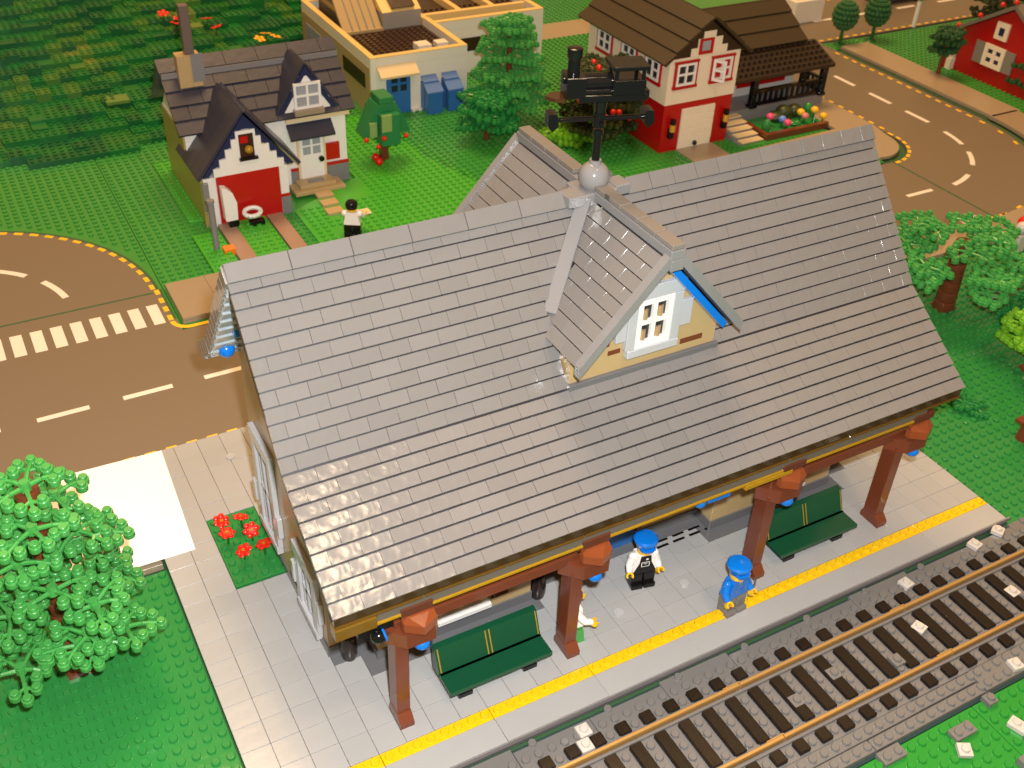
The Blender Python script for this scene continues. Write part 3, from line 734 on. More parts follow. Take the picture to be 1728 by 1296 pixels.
# ================================================================== RAILWAY TRACK
tr = thing('railway_track', 'toy railway track with steel rails coloured with warm room reflections and black sleepers on grey plates', 'track', (35,-9,G))
TZ = -.5
X0, X1 = -12, 86
bal = MB()
x = X0
while x < X1:
    bal.box(x+.02,-5.98,G,x+5.98,-3.62 if int(x/6)%3 else -3.3,TZ,.04); x += 6
for k in range(int((X1-X0)/16)+1): bal.box(X0+16*k+.02,-12.78,G,X0+16*k+15.98,-5.99,TZ-.02,.04)
blo = bal.build('ballast_plate', BALL, tr)
b = MB()
for x in range(X0, X1):
    if inview(x+.5,-4.5,TZ,240): b.stud(x+.5,-4.5,TZ,12)
    if x % 2 == 0:
        for y in (-5.5,-7.4,-8.4,-9.4,-10.35,-12.15):
            if inview(x+.5,y,TZ,240): b.stud(x+.5,y,TZ,12)
    elif inview(x+.5,-4.5,TZ,240) and (x//2) % 3 == 0: b.stud(x+.5,-3.6,TZ,12)
b.build('stud', BALL, blo, smooth=True, kind='stuff')
SLB = mat('sleeper_brown_plastic', (.011,.007,.0045), .42, spec=.3, vary=.6, bump=.012, scale=240)
sm = MB().box(-.46,-1.95,0,.46,1.95,.4,.05).mesh('sleeper', SLB); se = MB().box(-.46,-.47,0,.46,.47,.4,.05).mesh('sleeper_end', SLB)
for x in range(X0+1, X1, 2):
    if not inview(x+.5,-9,TZ,300): continue
    inst('sleeper', sm, tr, (x+.5,-8.87,TZ-.02)); inst('sleeper_end', se, tr, (x+.5,-5.52,TZ-.02)); inst('sleeper_end', se, tr, (x+.5,-12.18,TZ-.02))
for yc in (-6.35,-11.15):
    ch = MB().box(X0,yc-.42,TZ,X1,yc-.22,TZ+.18).box(X0,yc+.22,TZ,X1,yc+.42,TZ+.18); 
    k = X0
    rl = MB()
    for k in range(7):
        xa = -9.2+16*k-16*(k > 99); xb = xa+15.95
        rl.box(xa,yc-.12,TZ,xb,yc+.12,TZ+.55,.04); rl.box(xb-1.3,yc+.14,TZ,xb+.2,yc+.25,TZ+.5,.03)
    rl.build('rail', RAIL, tr); parts(ch, 'rail_chair', BALL, tr)
gp = [(-12,-13.75,33,-12.82),(33,-13.7,38.7,-12.82),(38.7,-14.7,86,-12.82),(28,-14.7,38.6,-13.78),(-12,-14.72,27.9,-13.78),(27.75,-15.85,29.8,-14.8),(37.9,-15.7,38.8,-14.8)]
gpm = MB()
for i, r in enumerate(gp): gpm.box(r[0]+.02,r[1]+.02,G,r[2]-.02,r[3]-.02,TZ+(.02 if i % 2 else .1),.04)
gpo = gpm.build('edge_plate', BALL, tr)
b = MB()
for i, r in enumerate(gp):
    for xi in range(int(round(r[2]-r[0]))):
        for yi in range(max(1, int(round(r[3]-r[1])))):
            X, Y = r[0]+.5+xi, r[1]+.47+yi
            if inview(X, Y, TZ, 60): b.stud(X, Y, TZ+(.02 if i % 2 else .1), 12)
b.build('stud', BALL, gpo, smooth=True, kind='stuff')
def loose(x, y, z, sx, sy, m, ang, label, name='loose_plate', tilt=0):
    o = MB(); o.M = Matrix.Translation((x, y, z)) @ Matrix.Rotation(ang, 4, 'Z') @ Matrix.Rotation(tilt, 4, 'X')
    o.box(-sx/2+.02,-sy/2+.02,0,sx/2-.02,sy/2-.02,.4,.04)
    for i in range(int(sx)):
        for j in range(int(sy)): o.stud(-sx/2+.5+i, -sy/2+.5+j, .4, 12)
    return tag(o.build(name, m, smooth=True), label, 'loose brick', 'loose plates scattered along the track')
PW = mat('off_white_plastic', (.52,.49,.45), .3)
loose(11,-4.45,TZ,1,1,PW,0,'white one-stud plate beside the platform wall, leftmost of the white ones'); loose(10.5,-5.5,TZ,1,1,PW,0,'white one-stud plate between two black sleeper ends')
loose(40.9,-4.5,TZ,1,1,PW,.12,'white one-stud plate touching a sleeper end near the right bench'); loose(38.4,-8.3,TZ+.05,1,1,PW,.3,'white one-stud plate between the rails, nearer one')
loose(49.3,-3.9,TZ,1,1,PW,.2,'white one-stud plate at the far end of the platform wall'); loose(47.8,-9.0,TZ+.05,1,1,PW,.1,'white one-stud plate between the rails near the right picture edge')
loose(42.2,-14.1,TZ+.1,1,1,PW,-.15,'white one-stud plate on the grey edging below the lower rail'); loose(33.4,-17.4,G+.2,1,1,PW,-.5,'white one-stud plate tilted on the bright green base plate',tilt=.15)
loose(38.6,-18.0,G,1,2,PW,.3,'white two-stud plate at the right picture edge on bright green'); loose(29.6,-18.6,G,1,1,PW,.3,'white one-stud plate at the bottom picture edge')
loose(34.5,-16.25,G+.1,2,1,BALL,.0,'brown grey two-stud plate on the bright green base plate'); loose(29.6,-8.6,TZ+.02,1,1,BALL,0,'grey one-stud plate over the sleeper in the middle of the track')
loose(25.6,-9.2,TZ+.02,1,1,BALL,0,'grey one-stud plate between sleepers left of the track middle'); loose(34.6,-9.8,TZ+.02,1,1,BALL,0,'grey one-stud plate beside the lower rail')
loose(52.4,-3.6,TZ,1,1,PW,.5,'white one-stud plate farthest along the track')
b = MB()
for i, (x, y, sx, sy, z) in enumerate([(38,-20.5,4,2,.0),(41,-19.6,4,2,.35),(36,-21.6,4,2,.2),(42.5,-21,4,3,.7)]):
    b.box(x,y,G,x+sx,y+sy,G+.5+z,.05)
    for i2 in range(sx):
        for j in range(sy): b.stud(x+.5+i2, y+.5+j, G+.5+z, 10)
tag(b.build('rock_outcrop', BALL, smooth=True), 'stepped grey brown rock of plates in the bottom right corner', 'rock')
tag(MB().prism([(-19.6,23.7),(-7.6,23.5),(-7.0,36.5),(-18.5,36.9)], .0, .05).build('paper_sheet', PAPER), 'blank white paper sheet lying between tree and paving', 'paper')

# ================================================================== TREES
def leaf_mesh(m, seed, size=1.0, arms=6):
    rnd = random.Random(seed); b = MB(); b.cyl(0,0,-.1,.45,.36,10)
    b.cyl(0,0,.45,.6,.3,10)
    for k in range(arms):
        a = 2*math.pi*k/arms + rnd.uniform(-.25,.25); L = rnd.uniform(1.5,2.7)*size
        ex, ey = L*math.cos(a), L*math.sin(a); dz = rnd.uniform(-.25,.25)
        b.tube((0,0,.15),(ex*.5,ey*.5,.3+dz*.5),.18,6,.14); b.tube((ex*.5,ey*.5,.3+dz*.5),(ex,ey,.1+dz),.14,6)
        for f_, sd in ((1.0,0),(.76,.52),(.76,-.52)):
            px, py = ex*f_-math.sin(a)*sd*1.25, ey*f_+math.cos(a)*sd*1.25
            if sd: b.tube((ex*f_*.8,ey*f_*.8,.2),(px,py,.1),.12,5)
            z = rnd.uniform(-.25,.05)+dz*f_
            b.lathe(px,py,[(.37,z),(.385,z+.04),(.385,z+.40),(.36,z+.43),(.28,z+.435),(.28,z+.64),(.25,z+.67)],12)
    me = b.mesh('leaf_spray', m, smooth=True); me.set_sharp_from_angle(angle=R(28)); return me
LV = {}
def leaves(m, key):
    if key not in LV: LV[key] = [leaf_mesh(m, s_+len(LV)*10, 1.0, 5+s_ % 3) for s_ in range(4)]
    return LV[key]
def tree(name, label, x, y, z0, layers, m, key, trunk_r=.75, top=None, group=None, trunkm=BROWN, base=True, scale=1.0):
    """layers: list of (height, ring radius, count)"""
    t = thing(name, label, 'tree', (x, y, z0), group)
    H = top or layers[-1][0]
    tk = MB()
    z = 0
    while z < H-.05:
        h = min(1.2, H-z); rr = trunk_r*(1-.25*z/H); tk.lathe(x, y, [(rr*.96, z0+z), (rr, z0+z+.06), (rr, z0+z+h-.06), (rr*.96, z0+z+h-.01)], 14); z += h
    if base: tk.prism([(x-1,y-1),(x+1,y-1),(x+1,y+1),(x-1,y+1)], z0, z0+.4); tk.lathe(x, y, [(1.2,z0+.4),(trunk_r,z0+1.2)], 4)
    tk.build('trunk', trunkm, t, smooth=True)
    for lay in layers:
        h, rad, cnt = lay[:3]; ph = lay[3] if len(lay) > 3 else random.uniform(0,6.28)
        for k in range(cnt):
            a = ph + 2*math.pi*k/cnt + random.uniform(-.2,.2); r_ = rad*random.uniform(.85,1.1)
            M = Matrix.Rotation(random.uniform(0,6.28), 3, 'Z') @ Matrix.Rotation(random.uniform(-.12,.12), 3, 'X') @ Matrix.Scale(scale, 3)
            inst('leaf_spray', random.choice(leaves(m, key)), t, (x+r_*math.cos(a), y+r_*math.sin(a), z0+h+random.uniform(-.3,.3)), M)
    return t
tree('leafy_tree', 'large bright green brick tree beside the white paper at the left', -17.7, 16.8, G, [(4.8,4.7,4,-.785),(5.2,3.4,3,.5),(6.6,3.9,4,.2),(8.7,3.6,4,-.9),(10.8,3.0,4,.1),(12.9,2.5,3,-.4),(14.9,1.8,3,.5),(16.8,.2,1)], LEAF, 'leaf', 1.0)
tree('leafy_tree', 'spreading green brick tree with tall brown trunk at the right end of the station', 76, 24.5, G, [(4.0,5.4,2,2.7),(6.0,6.6,6,.3),(7.4,6.4,6),(8.8,3.6,4)], LEAF, 'leaf', 1.15, top=8.5)
tree('leafy_tree', 'lime green brick tree cut by the right picture edge above the lawn', 75.2, 11.6, G, [(2.6,2.4,3),(4.2,2.6,3),(6,1.4,2)], LIMELEAF, 'lime', .6, top=6)
tree('leafy_tree', 'tall cone shaped green tree in front of the tan flat roofed building', 56, 89.5, G, [(3.2,3.6,5),(5.4,3.6,5),(7.6,3.2,5),(9.8,2.7,4),(12,2.1,4),(13.9,1.5,3),(15,.3,1)], LEAF, 'leaf', .5, base=False)
tree('leafy_tree', 'smaller dark green tree with red brown trunk left of the tall cone shaped one', 50.3, 85, G, [(2.6,2.0,4),(4.2,2.3,4),(6,1.6,3)], mat('mid_leaf_plastic',(.015,.2,.04),.35), 'mid', .4, base=False)
dk = tree('flowering_tree', 'dark brown and olive tree with red blossoms behind the weather vane', 64.5, 78, G, [(3,3.6,6),(5,4.0,7),(7,3.8,7),(9,3.0,6),(10.6,2.0,4)], LEAFD, 'dark', .6, base=False)
b = MB()
for k in range(16):
    a = random.uniform(0,6.28); h = random.uniform(3,11.5); r_ = 4.8*(1-abs(h-5.5)/11)
    b.sphere((64.5+r_*math.cos(a)-1, 78+r_*math.sin(a)-1.5, G+h+.6), .42, 8, 5)
b.build('blossom', BRED, dk, smooth=True)
tree('green_shrub', 'low lime green shrub below the left arm of the weather vane', 61.5, 80.5, G, [(.6,2.0,4),(1.6,1.4,3)], LIMELEAF, 'lime', .3, top=1.5, base=False)
tree('climbing_plant', 'thin dark green climbing plant in front of the far red house', 131, 77.5, G, [(4.2,.7,2),(5.8,.8,2),(7.4,.5,2)], mat('far_leaf_plastic',(.012,.075,.018),.4), 'far', .35, base=False)
tree('pine_tree', 'nearly black tree behind the far red house in the top right corner', 152, 84, G, [(5,4,7),(8,5,8),(11,5,8),(14,4,7)], LEAFD, 'dark', .7)
tree('pine_tree', 'dark green tree right of the far red house', 139, 65, G, [(2,2.6,5),(4.5,2.4,5),(7,1.6,4)], mat('far_leaf_plastic',(.02,.11,.025),.4), 'far', .4)
tree('green_shrub', 'low dark green shrub at the far right on the lawn', 84, 17.5, G, [(.6,2.4,5),(1.8,1.8,4)], mat('mid_leaf_plastic',(.015,.2,.04),.35), 'mid', .3, top=1.4, base=False)
def topiary(x, y, label):
    t = thing('topiary_tree', label, 'tree', (x, y, G), 'ball topped trees by the crossing')
    MB().cyl(x,y,G,G+3.2,.36,10,.26).lathe(x,y,[(1.2,G),(.9,G+.3),(.3,G+.6)],12).build('trunk', DGREEN, t, smooth=True)
    cr = MB()
    for i in range(9):
        for k in range(18):
            ph = -1.5+3.0*i/8; a = 2*math.pi*(k+.5*(i%2))/18
            r_ = 2.0*math.cos(ph*.98); cr.sphere((x+r_*math.cos(a), y+r_*math.sin(a), G+5.1+2.25*math.sin(ph)), .42, 6, 4)
    cr.sphere((x,y,G+5.1),1.95,14,10,1.12)
    cr.build('crown', mat('topiary_green_plastic',(.022,.11,.03),.4), t, smooth=True)
topiary(126.4,96,'left of the two round green trees by the crossing'); topiary(133.4,95.4,'right of the two round green trees by the crossing')
# apple tree made of stepped bricks
at = thing('apple_tree', 'stepped brick apple tree with red apples on the bright lawn', 'tree', (34.3,84,G+.4))
MB().box(33.8,83.5,G+.4,34.8,84.5,4.2,.05).build('trunk', BROWN, at)
DM = mat('apple_tree_green_plastic',(.02,.19,.06),.3)
MB().prism([(31,3.6),(37.6,3.6),(37.2,4.6),(35.6,7.8),(33,7.8),(31.4,4.6)], 82.6, 85.4, 'y').box(33,81.2,2.6,35.6,86.8,6.8,.1).box(33.3,82.5,7.8,35.3,85.5,8.7,.1).build('crown', DM, at)
MB().box(33.0,81.1,4.6,34.4,81.4,6.9,.05).box(31.8,82.3,3.6,32.8,82.7,5.6,.05).build('leaf_tile', OLIVE if False else mat('pale_green_plastic',(.22,.34,.10),.3), at)
for i, (x, y, z) in enumerate([(31.3,82.4,3.4),(33.2,81.0,3.9),(36.8,82.2,3.2),(32.6,81.6,2.6)]): MB().sphere((x,y,z),.34,10,7).build('apple', BRED, at, smooth=True)
for x, y, l in ((33.1,84.0,'red apple fallen on the lawn beside the apple tree trunk, farther one'), (33.0,82.6,'red apple fallen on the lawn beside the apple tree trunk, nearer one')):
    tag(MB().sphere((x,y,G+.95),.55,12,8).cyl(x,y,G+1.4,G+1.65,.08,6).build('apple', BRED, smooth=True), l, 'apple', 'fallen apples')

# ================================================================== HOUSES
def panes(t, fr_m, pane_m, axis, u0, u1, z0, z1, d, fr=.3, dep=.3, name='window'):
    """four pane window on the plane y=d (axis 'y') or x=d (axis 'x'), seen from the negative side"""
    def B(b, ua, ub, za, zb, da, db):
        if axis == 'y': b.box(ua, d+da, za, ub, d+db, zb)
        else: b.box(d+da, ua, za, d+db, ub, zb)
    um, zm = (u0+u1)/2, (z0+z1)/2
    f = MB(); h = fr*.45
    B(f,u0,u0+fr,z0,z1,-dep,0); B(f,u1-fr,u1,z0,z1,-dep,0); B(f,u0+fr,u1-fr,z0,z0+fr,-dep,0); B(f,u0+fr,u1-fr,z1-fr,z1,-dep,0)
    B(f,um-h,um+h,z0+fr,z1-fr,-dep+.04,0); B(f,u0+fr,um-h,zm-h,zm+h,-dep+.06,0); B(f,um+h,u1-fr,zm-h,zm+h,-dep+.06,0)
    o = f.build(name, fr_m, t)
    for (a, b_) in ((u0+fr, um-h), (um+h, u1-fr)):
        for (c, e) in ((z0+fr, zm-h), (zm+h, z1-fr)):
            p = MB(); B(p, a, b_, c, e, -.06, .0); p.build('pane', pane_m, o)
    return o
def courses(t, m, p, q, x0, x1, n, th=.3, tile=None, name='roof_board', axis='y', lap=.12, tilt=.06):
    """boards laid from p up to q ((y,z) pairs when axis is 'y', (x,z) pairs when 'x'), running x0..x1 along the other axis"""
    a = Vector((q[0]-p[0], q[1]-p[1])); S = a.length; a.normalize(); nrm = Vector((-a.y, a.x))
    if nrm.y < 0: nrm = -nrm
    for k in range(n):
        base = Vector(p) + a*(S/n*k)
        segs = [x0]
        if tile:
            if k % 2: segs.append(x0+tile/2)
            while segs[-1] < x1-.01: segs.append(min(segs[-1]+tile, x1))
        else: segs = [x0, x1]
        for xa, xb in zip(segs[:-1], segs[1:]):
            e = S/n+lap
            P = [base-nrm*(th*.3), base+a*e-nrm*(th*.3+tilt), base+a*e+nrm*(th*.7-tilt*2.2), base+nrm*th]
            MB().prism([(v.x, v.y) for v in P], xa+.03, xb-.03, 'x' if axis == 'y' else 'y').build(name, m, t)

# ---------------- house with navy roof and red garage door
h = thing('brick_house', 'white toy house with navy roof, red garage door and chimney', 'house', (18,82,G))
OLW = mat('olive_side_plastic', (.36,.29,.08), .3)
MB().box(8.2,81.5,G,28.2,92,8.6).build('wall', WHITE, h)
MB().prism([(81.6,8.6),(91.9,8.6),(86.8,13.8)],8.3,28.1,'x').build('gable', WHITE, h)
MB().prism([(82,G),(92,G),(92,8.4),(82,8.4)],8.05,8.2,'x').build('side_wall', OLW, h)
MB().box(8.05,75.9,G,8.29,82,5.3).build('side_wall', OLW, h)
parts(MB().box(25.35,81.2,G,28.3,81.5,1.5,.03).box(20.6,81.2,G,21.55,81.5,1.5,.03), 'base_course', TRIM, h)
parts(MB().box(25.35,81.22,1.5,28.32,81.5,1.85).box(20.6,81.22,1.5,21.55,81.5,1.85), 'red_course', RED, h)
courses(h, NAVY, (80.7,8.7), (86.2,13.7), 7.4, 29.3, 4, .3, 4)
MB().box(7.5,86.0,13.6,29.3,86.6,14.3).build('ridge_strip', TRIM, h)
courses(h, NAVY, (86.4,14.2), (87.7,15.4), 7.3, 29.4, 1, .3, 4)
MB().prism([(87.6,15.2),(93,9.4),(93,9.0),(87,14.6)],7.3,29.4,'x').build('rear_roof', NAVY, h)
MB().box(20.4,81.0,8.0,28.6,81.5,8.5).build('cornice', TAN2, h)
MB().prism([(80.0,6.35),(81.5,7.7),(81.5,7.4),(80.0,6.05)],20.5,26.3,'x').build('door_canopy', NAVY, h)
dr = MB().box(21.9,81.2,G+.6,25.0,81.5,6.0,.04).build('door', WHITE, h)
MB().box(21.6,81.25,G+.6,21.9,81.5,6.2).box(25,81.25,G+.6,25.3,81.5,6.2).build('door_frame', TAN2, h)
for x in (22.3,23.6):
    for z in (3.5,4.75): MB().box(x,81.16,z,x+1.0,81.22,z+1.0).build('pane', GLASSG, dr)
q = MB(); q.tube((24.6,81.2,2.7),(24.6,80.9,2.7),.36,12); q.build('handle', DGREEN if False else BLACK, dr, smooth=True)
MB().box(25.3,81.1,2.3,27.1,81.5,4.5,.03).build('letter_panel', RED, h)
# dormer
MB().box(20.4,81.1,8.6,26.2,84,10.8).box(21.4,81.1,10.8,25.2,84,12.2).box(22.4,81.1,12.2,24.2,84,13.6).build('dormer_wall', WHITE, h)
MB().prism([(19.3,8.9),(23.3,14.9),(27.3,8.9),(26.6,8.9),(23.3,13.9),(20,8.9)],81.0,81.9,'y').prism([(20.2,10.6),(23.3,14.6),(26.4,10.6)],81.3,82,'y').build('dormer_gable', NAVY2, h)
for s_ in (-1,1): courses(h, NAVY, (23.3+s_*4.1,8.9), (23.3+s_*.1,15.1), 81.0, 86.5, 1, .25, 3, axis='x', tilt=.01, lap=.02)
panes(h, WHITE, GLASSG, 'y', 21.6, 25.0, 9.7, 12.9, 81.0)
MB().box(21.4,80.2,9.0,25.2,81.1,9.7,.05).build('window_box', mat('brown_grey_plastic',(.30,.24,.17),.3), h)
# garage
MB().box(8.3,75.6,G,18.4,82,5.4).build('garage_wall', WHITE, h)
MB().box(17.4,75.35,G,18.5,75.6,1.4,.03).build('base_course', TRIM, h)
MB().box(17.3,75.45,1.4,18.45,75.6,1.75).build('red_course', RED, h)
MB().box(9.75,75.3,G,17.3,75.6,5.5,.04).build('garage_door', RED, h)
MB().prism([(8.9,6.2),(13.8,12.4),(18.6,6.2)],75.75,82.2,'y').prism([(8.3,5.5),(13.8,12.4),(19.3,5.5),(18.4,5.5),(13.8,11.2),(9.0,5.5)],75.55,76.4,'y').build('gable', NAVY2, h)
MB().box(9.6,75.35,5.4,18.0,75.8,6.5).box(10.4,75.35,6.5,17.2,75.8,7.5).box(11.2,75.35,7.5,16.4,75.8,8.6).box(12.0,75.35,8.6,15.5,75.8,9.7).box(12.6,75.35,9.7,14.9,75.8,10.6).build('stepped_gable', WHITE, h)
wi = MB().box(12.9,75.25,7.3,14.6,75.34,10.2).build('window', DBROWN, h)
MB().box(13.0,75.1,9.2,13.9,75.3,10).build('shutter', RED, wi); MB().sphere((13.9,75.0,8.4),.5,10,7).build('lamp_jar', GOLD, wi, smooth=True); MB().box(12.7,74.9,7.1,14.9,75.3,7.4).build('sill', BLACK, wi)
for s_ in (-1,1): courses(h, NAVY, (13.75+s_*6.0,5.5), (13.75+s_*.1,12.95), 75.0, 84.5, 1, .3, 3.2, axis='x', tilt=.01, lap=.02)
MB().box(8.05,75.2,1.5,8.75,75.6,5.0,.03).build('downpipe', TRIM, h)
ch = MB().box(9.3,84.8,12.0,10.8,86.4,16.6,.04).box(10.8,84.8,12.5,12.0,86.4,16.6,.04).build('chimney', TAN, h)
MB().box(10.9,84.7,13.4,12.3,84.8,16.7).build('chimney_block', TRIM, ch)
MB().box(10.4,85.0,16.6,11.5,86.1,22.2,.06).build('chimney_stack', mat('brown_stack_plastic',(.13,.10,.085),.35), ch)
# front steps, path and drive
sp = tag(MB().box(20.0,78.2,G+.4,26.6,81.1,G+.85,.04).box(20.9,79.0,G+.85,25.6,81.1,G+1.3,.04).build('door_step', TAN), 'two tan steps in front of the white house door', 'steps')
MB().box(22.3,79.7,G+1.3,24.3,80.5,G+1.4).build('door_mat', TRIM, sp)
for i, (x, y) in enumerate([(23.3,77.3),(23.1,75.0),(22.9,72.7)]):
    tag(MB().box(x-1.05,y-.75,G+.35,x+1.05,y+.75,G+.75,.04).build('stepping_stone', TAN), ['tan stepping slab nearest the house steps','middle tan stepping slab of the lawn path','tan stepping slab beside the black haired figure'][i], 'stepping stone', 'stepping slabs on the bright lawn')
for i, x in enumerate((9.2,15.2)):
    o = struct(MB().box(x,64.6,G,x+1.9,75.3,G+.45,.04).build('drive_strip', mat('drive_brown_plastic',(.33,.21,.15),.35)))
tag(MB().cyl(7.5,69.7,G,5.5,.36,12).cyl(7.5,69.7,5.4,5.7,.45,12).build('pole', TRIM, smooth=True), 'grey round pole in front of the red garage door', 'pole')
tag(MB().box(8.0,68.2,G,9.3,69.3,G+.9,.05).build('cone_brick', ORANGE), 'small orange brick at the foot of the grey pole', 'brick')
mb = thing('garden_mower', 'white rounded toy machine with ring and black wheels by the garage door', 'toy machine', (11.5,74.3,G))
q = MB().prism([(10.0,.4),(11.4,.4),(11.5,2.6),(11.1,3.9),(10.5,4.5),(9.9,4.6)],73.9,75.1,'y').build('body', TAN2 if False else WHITE, mb)
q = MB(); q.M = Matrix.Translation((13.2,74.0,1.0)) @ Matrix.Rotation(R(25),4,'X')
for k in range(14):
    a0, a1 = 2*math.pi*k/14, 2*math.pi*(k+1)/14
    q.tube((1.0*math.cos(a0),.65*math.sin(a0),0),(1.0*math.cos(a1),.65*math.sin(a1),0),.27,6)
q.build('ring', WHITE, mb, smooth=True)
MB().box(10.3,73.9,G+.1,11.5,74.8,.4,.05).box(12.6,73.2,G+.1,14.4,74.0,.1,.05).build('wheel_block', BLACK, mb)

# ---------------- flat roofed tan building
tb = thing('flat_roof_building', 'tan flat roofed building with dark studded roof and blue door', 'building', (50,110,G))
CREAM = mat('cream_plastic', (.78,.72,.60), .3)
CTOP = mat('parapet_tan_plastic', (.80,.55,.20), .3)
b = MB().box(38.7,98.6,G,54,127,6.2).box(54,109.2,G,73,127,6.2)
b.build('wall', CREAM, tb)
MB().box(38.62,98.9,G,38.7,127,6.2).build('side_wall', TAN, tb)
b = MB().box(38.7,98.6,6.2,54,99.5,7.6,.03).box(38.7,99.5,6.2,39.6,127,7.6,.03).box(53.1,99.5,6.2,54,112,7.6,.03).box(54,109.2,6.2,73,110.1,7.6,.03).box(72.1,110.1,6.2,73,127,7.6,.03).box(39.6,126.1,6.2,72.1,127,7.6,.03)
b.build('parapet', CREAM, tb)
b = MB().box(38.7,98.6,7.6,54,99.5,7.75).box(38.7,99.5,7.6,39.6,127,7.75).box(53.1,99.5,7.6,54,112,7.75).box(54,109.2,7.6,73,110.1,7.75).box(72.1,110.1,7.6,73,127,7.75).box(39.6,126.1,7.6,72.1,127,7.75).box(53.1,112,6.2,54,127,7.6).box(54,113.6,6.2,72,114.5,7.5).box(60,114.5,6.2,60.9,126,7.5).box(66,114.5,6.2,66.9,126,7.5)
b.build('parapet_top', CTOP, tb)
fr_ = MB().box(39.6,99.5,6.2,53.1,126,6.5).box(54,110.1,6.2,72.1,126,6.45).build('roof', DBROWN, tb)
stud_field('stud', mat('roof_stud_plastic',(.05,.022,.010),.25), fr_, [(40,100,53,112),(55,110.2,72,113.2),(55,115,72,119)], 6.5, n=7)
MB().box(47.4,101.2,6.45,49.5,103.3,7.5).cyl(48.4,102.2,7.4,7.6,.9,14).box(50.6,101.6,6.45,52.4,103.2,7.4).build('roof_vent', CREAM, tb)
q = MB().prism([(112.5,6.5),(124,6.5),(124,11.5),(118,11.5)],40.6,46,'x').build('skylight', mat('smoked_skylight',(.09,.07,.045),.15), tb)
MB().prism([(112.2,6.5),(112.8,6.5),(118.3,11.6),(117.7,11.6)],40.2,46.4,'x').box(40.1,112.2,6.5,46.5,113,6.9).build('skylight_frame', TAN, q)
for k in range(4): MB().prism([(112.3,6.8),(112.6,6.7),(118.2,11.7),(118,11.9)],41.6+1.2*k,41.75+1.2*k,'x').build('skylight_bar', TRIM, q)
q = MB().box(46.6,112.6,6.5,53.0,122,9.0).build('roof_tower', mat('tower_grey_plastic',(.30,.27,.23),.35), tb)
MB().prism([(112.6,9.0),(122,9.0),(122,14)],46.6,53,'x').build('tower_slope', CTOP, q)
MB().prism([(112.9,9.35),(121.5,13.9),(121.5,14.3),(112.6,9.6)],48.2,52,'x').build('tower_roof', DBROWN, q)
dr = MB().box(41.0,98.3,G,44.7,98.6,5.0,.03).build('door', BLUE2, tb)
for x in (41.7,43.1):
    for z in (2.5,3.8): MB().box(x,98.24,z,x+.95,98.32,z+.9).build('pane', PANE, dr)
MB().prism([(97.0,5.3),(98.6,6.5),(98.6,6.1),(97.0,5.0)],39.6,45.6,'x').build('door_canopy', TAN2, tb)
MB().box(44.8,98.0,G,46.6,98.6,G+.3).build('door_step', CREAM, tb)
for x in (46.4,49.7):
    t = thing('utility_cabinet', 'left blue utility cabinet beside the blue door' if x < 47 else 'right blue utility cabinet near the corner of the tan building', 'cabinet', (x+1.3,97,G), 'blue cabinets on the tan building')
    MB().box(x,97.4,G,x+2.4,98.6,3.4,.05).prism([(96.2,2.2),(97.4,3.0),(97.4,G),(96.2,G)],x+.1,x+2.5,'x').build('housing', BLUE2, t)
    MB().prism([(96.1,2.2),(97.5,3.15),(97.5,3.4),(96.1,2.4)],x,x+2.6,'x').prism([(97.4,3.4),(98.5,4.0),(98.5,4.2),(97.4,3.6)],x,x+2.4,'x').build('lid', mat('pale_blue_plastic',(.10,.20,.46),.3), t)
MB().box(38.5,100.6,2.8,38.65,109,4.9).build('window_band', DBROWN, tb)
MB().box(57,109.05,2.6,65.5,109.18,4.7).build('window_band', DBROWN, tb)
q = MB().box(38.5,118.5,1.2,38.65,125,4.8).build('window', GLASSG, tb)

# ---------------- red and cream fire station house with brown roof
rh = thing('brick_house', 'red and cream toy house with brown roof, white garage door and porch', 'house', (76,72,G))
CR2 = mat('cream_wall_plastic', (.80,.71,.54), .3)
MB().box(70.2,71.3,G,81.8,91,6.0).build('lower_wall', RED, rh)
MB().box(70.1,71.2,6.0,81.9,91.1,12.3).build('upper_wall', CR2, rh)
MB().box(73.4,71.15,12.3,79.4,71.6,13.4).box(74.4,71.15,13.4,78.4,71.6,14.6).box(75.2,71.15,14.6,77.2,71.6,15.5).build('stepped_gable', CR2, rh)
MB().prism([(69.4,12.0),(76.0,17.0),(82.8,12.0)],71.25,91,'y').build('gable', DBROWN, rh)
for s_ in (-1,1): courses(rh, RBROWN, (76.1+s_*7.2,11.9), (76.1+s_*.2,17.4), 70.4, 92.4, 4, .35, axis='x', name='roof_board')
g_ = MB().box(73.2,71.05,G,78.8,71.3,5.1,.03)
gd = g_.build('garage_door', CR2, rh)
for k in range(5): MB().box(73.2,71.0,G+1.0+1.0*k,78.8,71.06,G+1.9+1.0*k,.02).build('door_panel', CR2, gd)
q = MB().sphere((76,70.9,-.2),.35,10,7).build('handle', BLACK, gd, smooth=True)
for (a, b_) in ((70.9,74.9),(77.0,81.0)):
    panes(rh, CR2 if False else WHITE, PANE if a < 76 else RED, 'y', a+.45, b_-.45, 8.6, 11.6, 71.15)
    MB().box(a,70.85,8.15,b_,71.2,8.55).box(a+.1,70.95,8.55,a+.42,71.2,11.8).box(b_-.42,70.95,8.55,b_-.1,71.2,11.8).box(a,70.9,11.65,b_,71.2,11.95).build('window_trim', RED, rh)
ow = MB(); ow.M = Matrix.Translation((77.4,71,8.6)) @ Matrix.Rotation(R(-55),4,'Z'); ow.box(0,-.12,0,1.8,.12,.35).box(0,-.12,2.6,1.8,.12,2.95).box(0,-.12,.35,.3,.12,2.6).box(1.5,-.12,.35,1.8,.12,2.6).box(.3,-.1,1.35,1.5,.1,1.65); ow.build('open_casement', WHITE, rh)
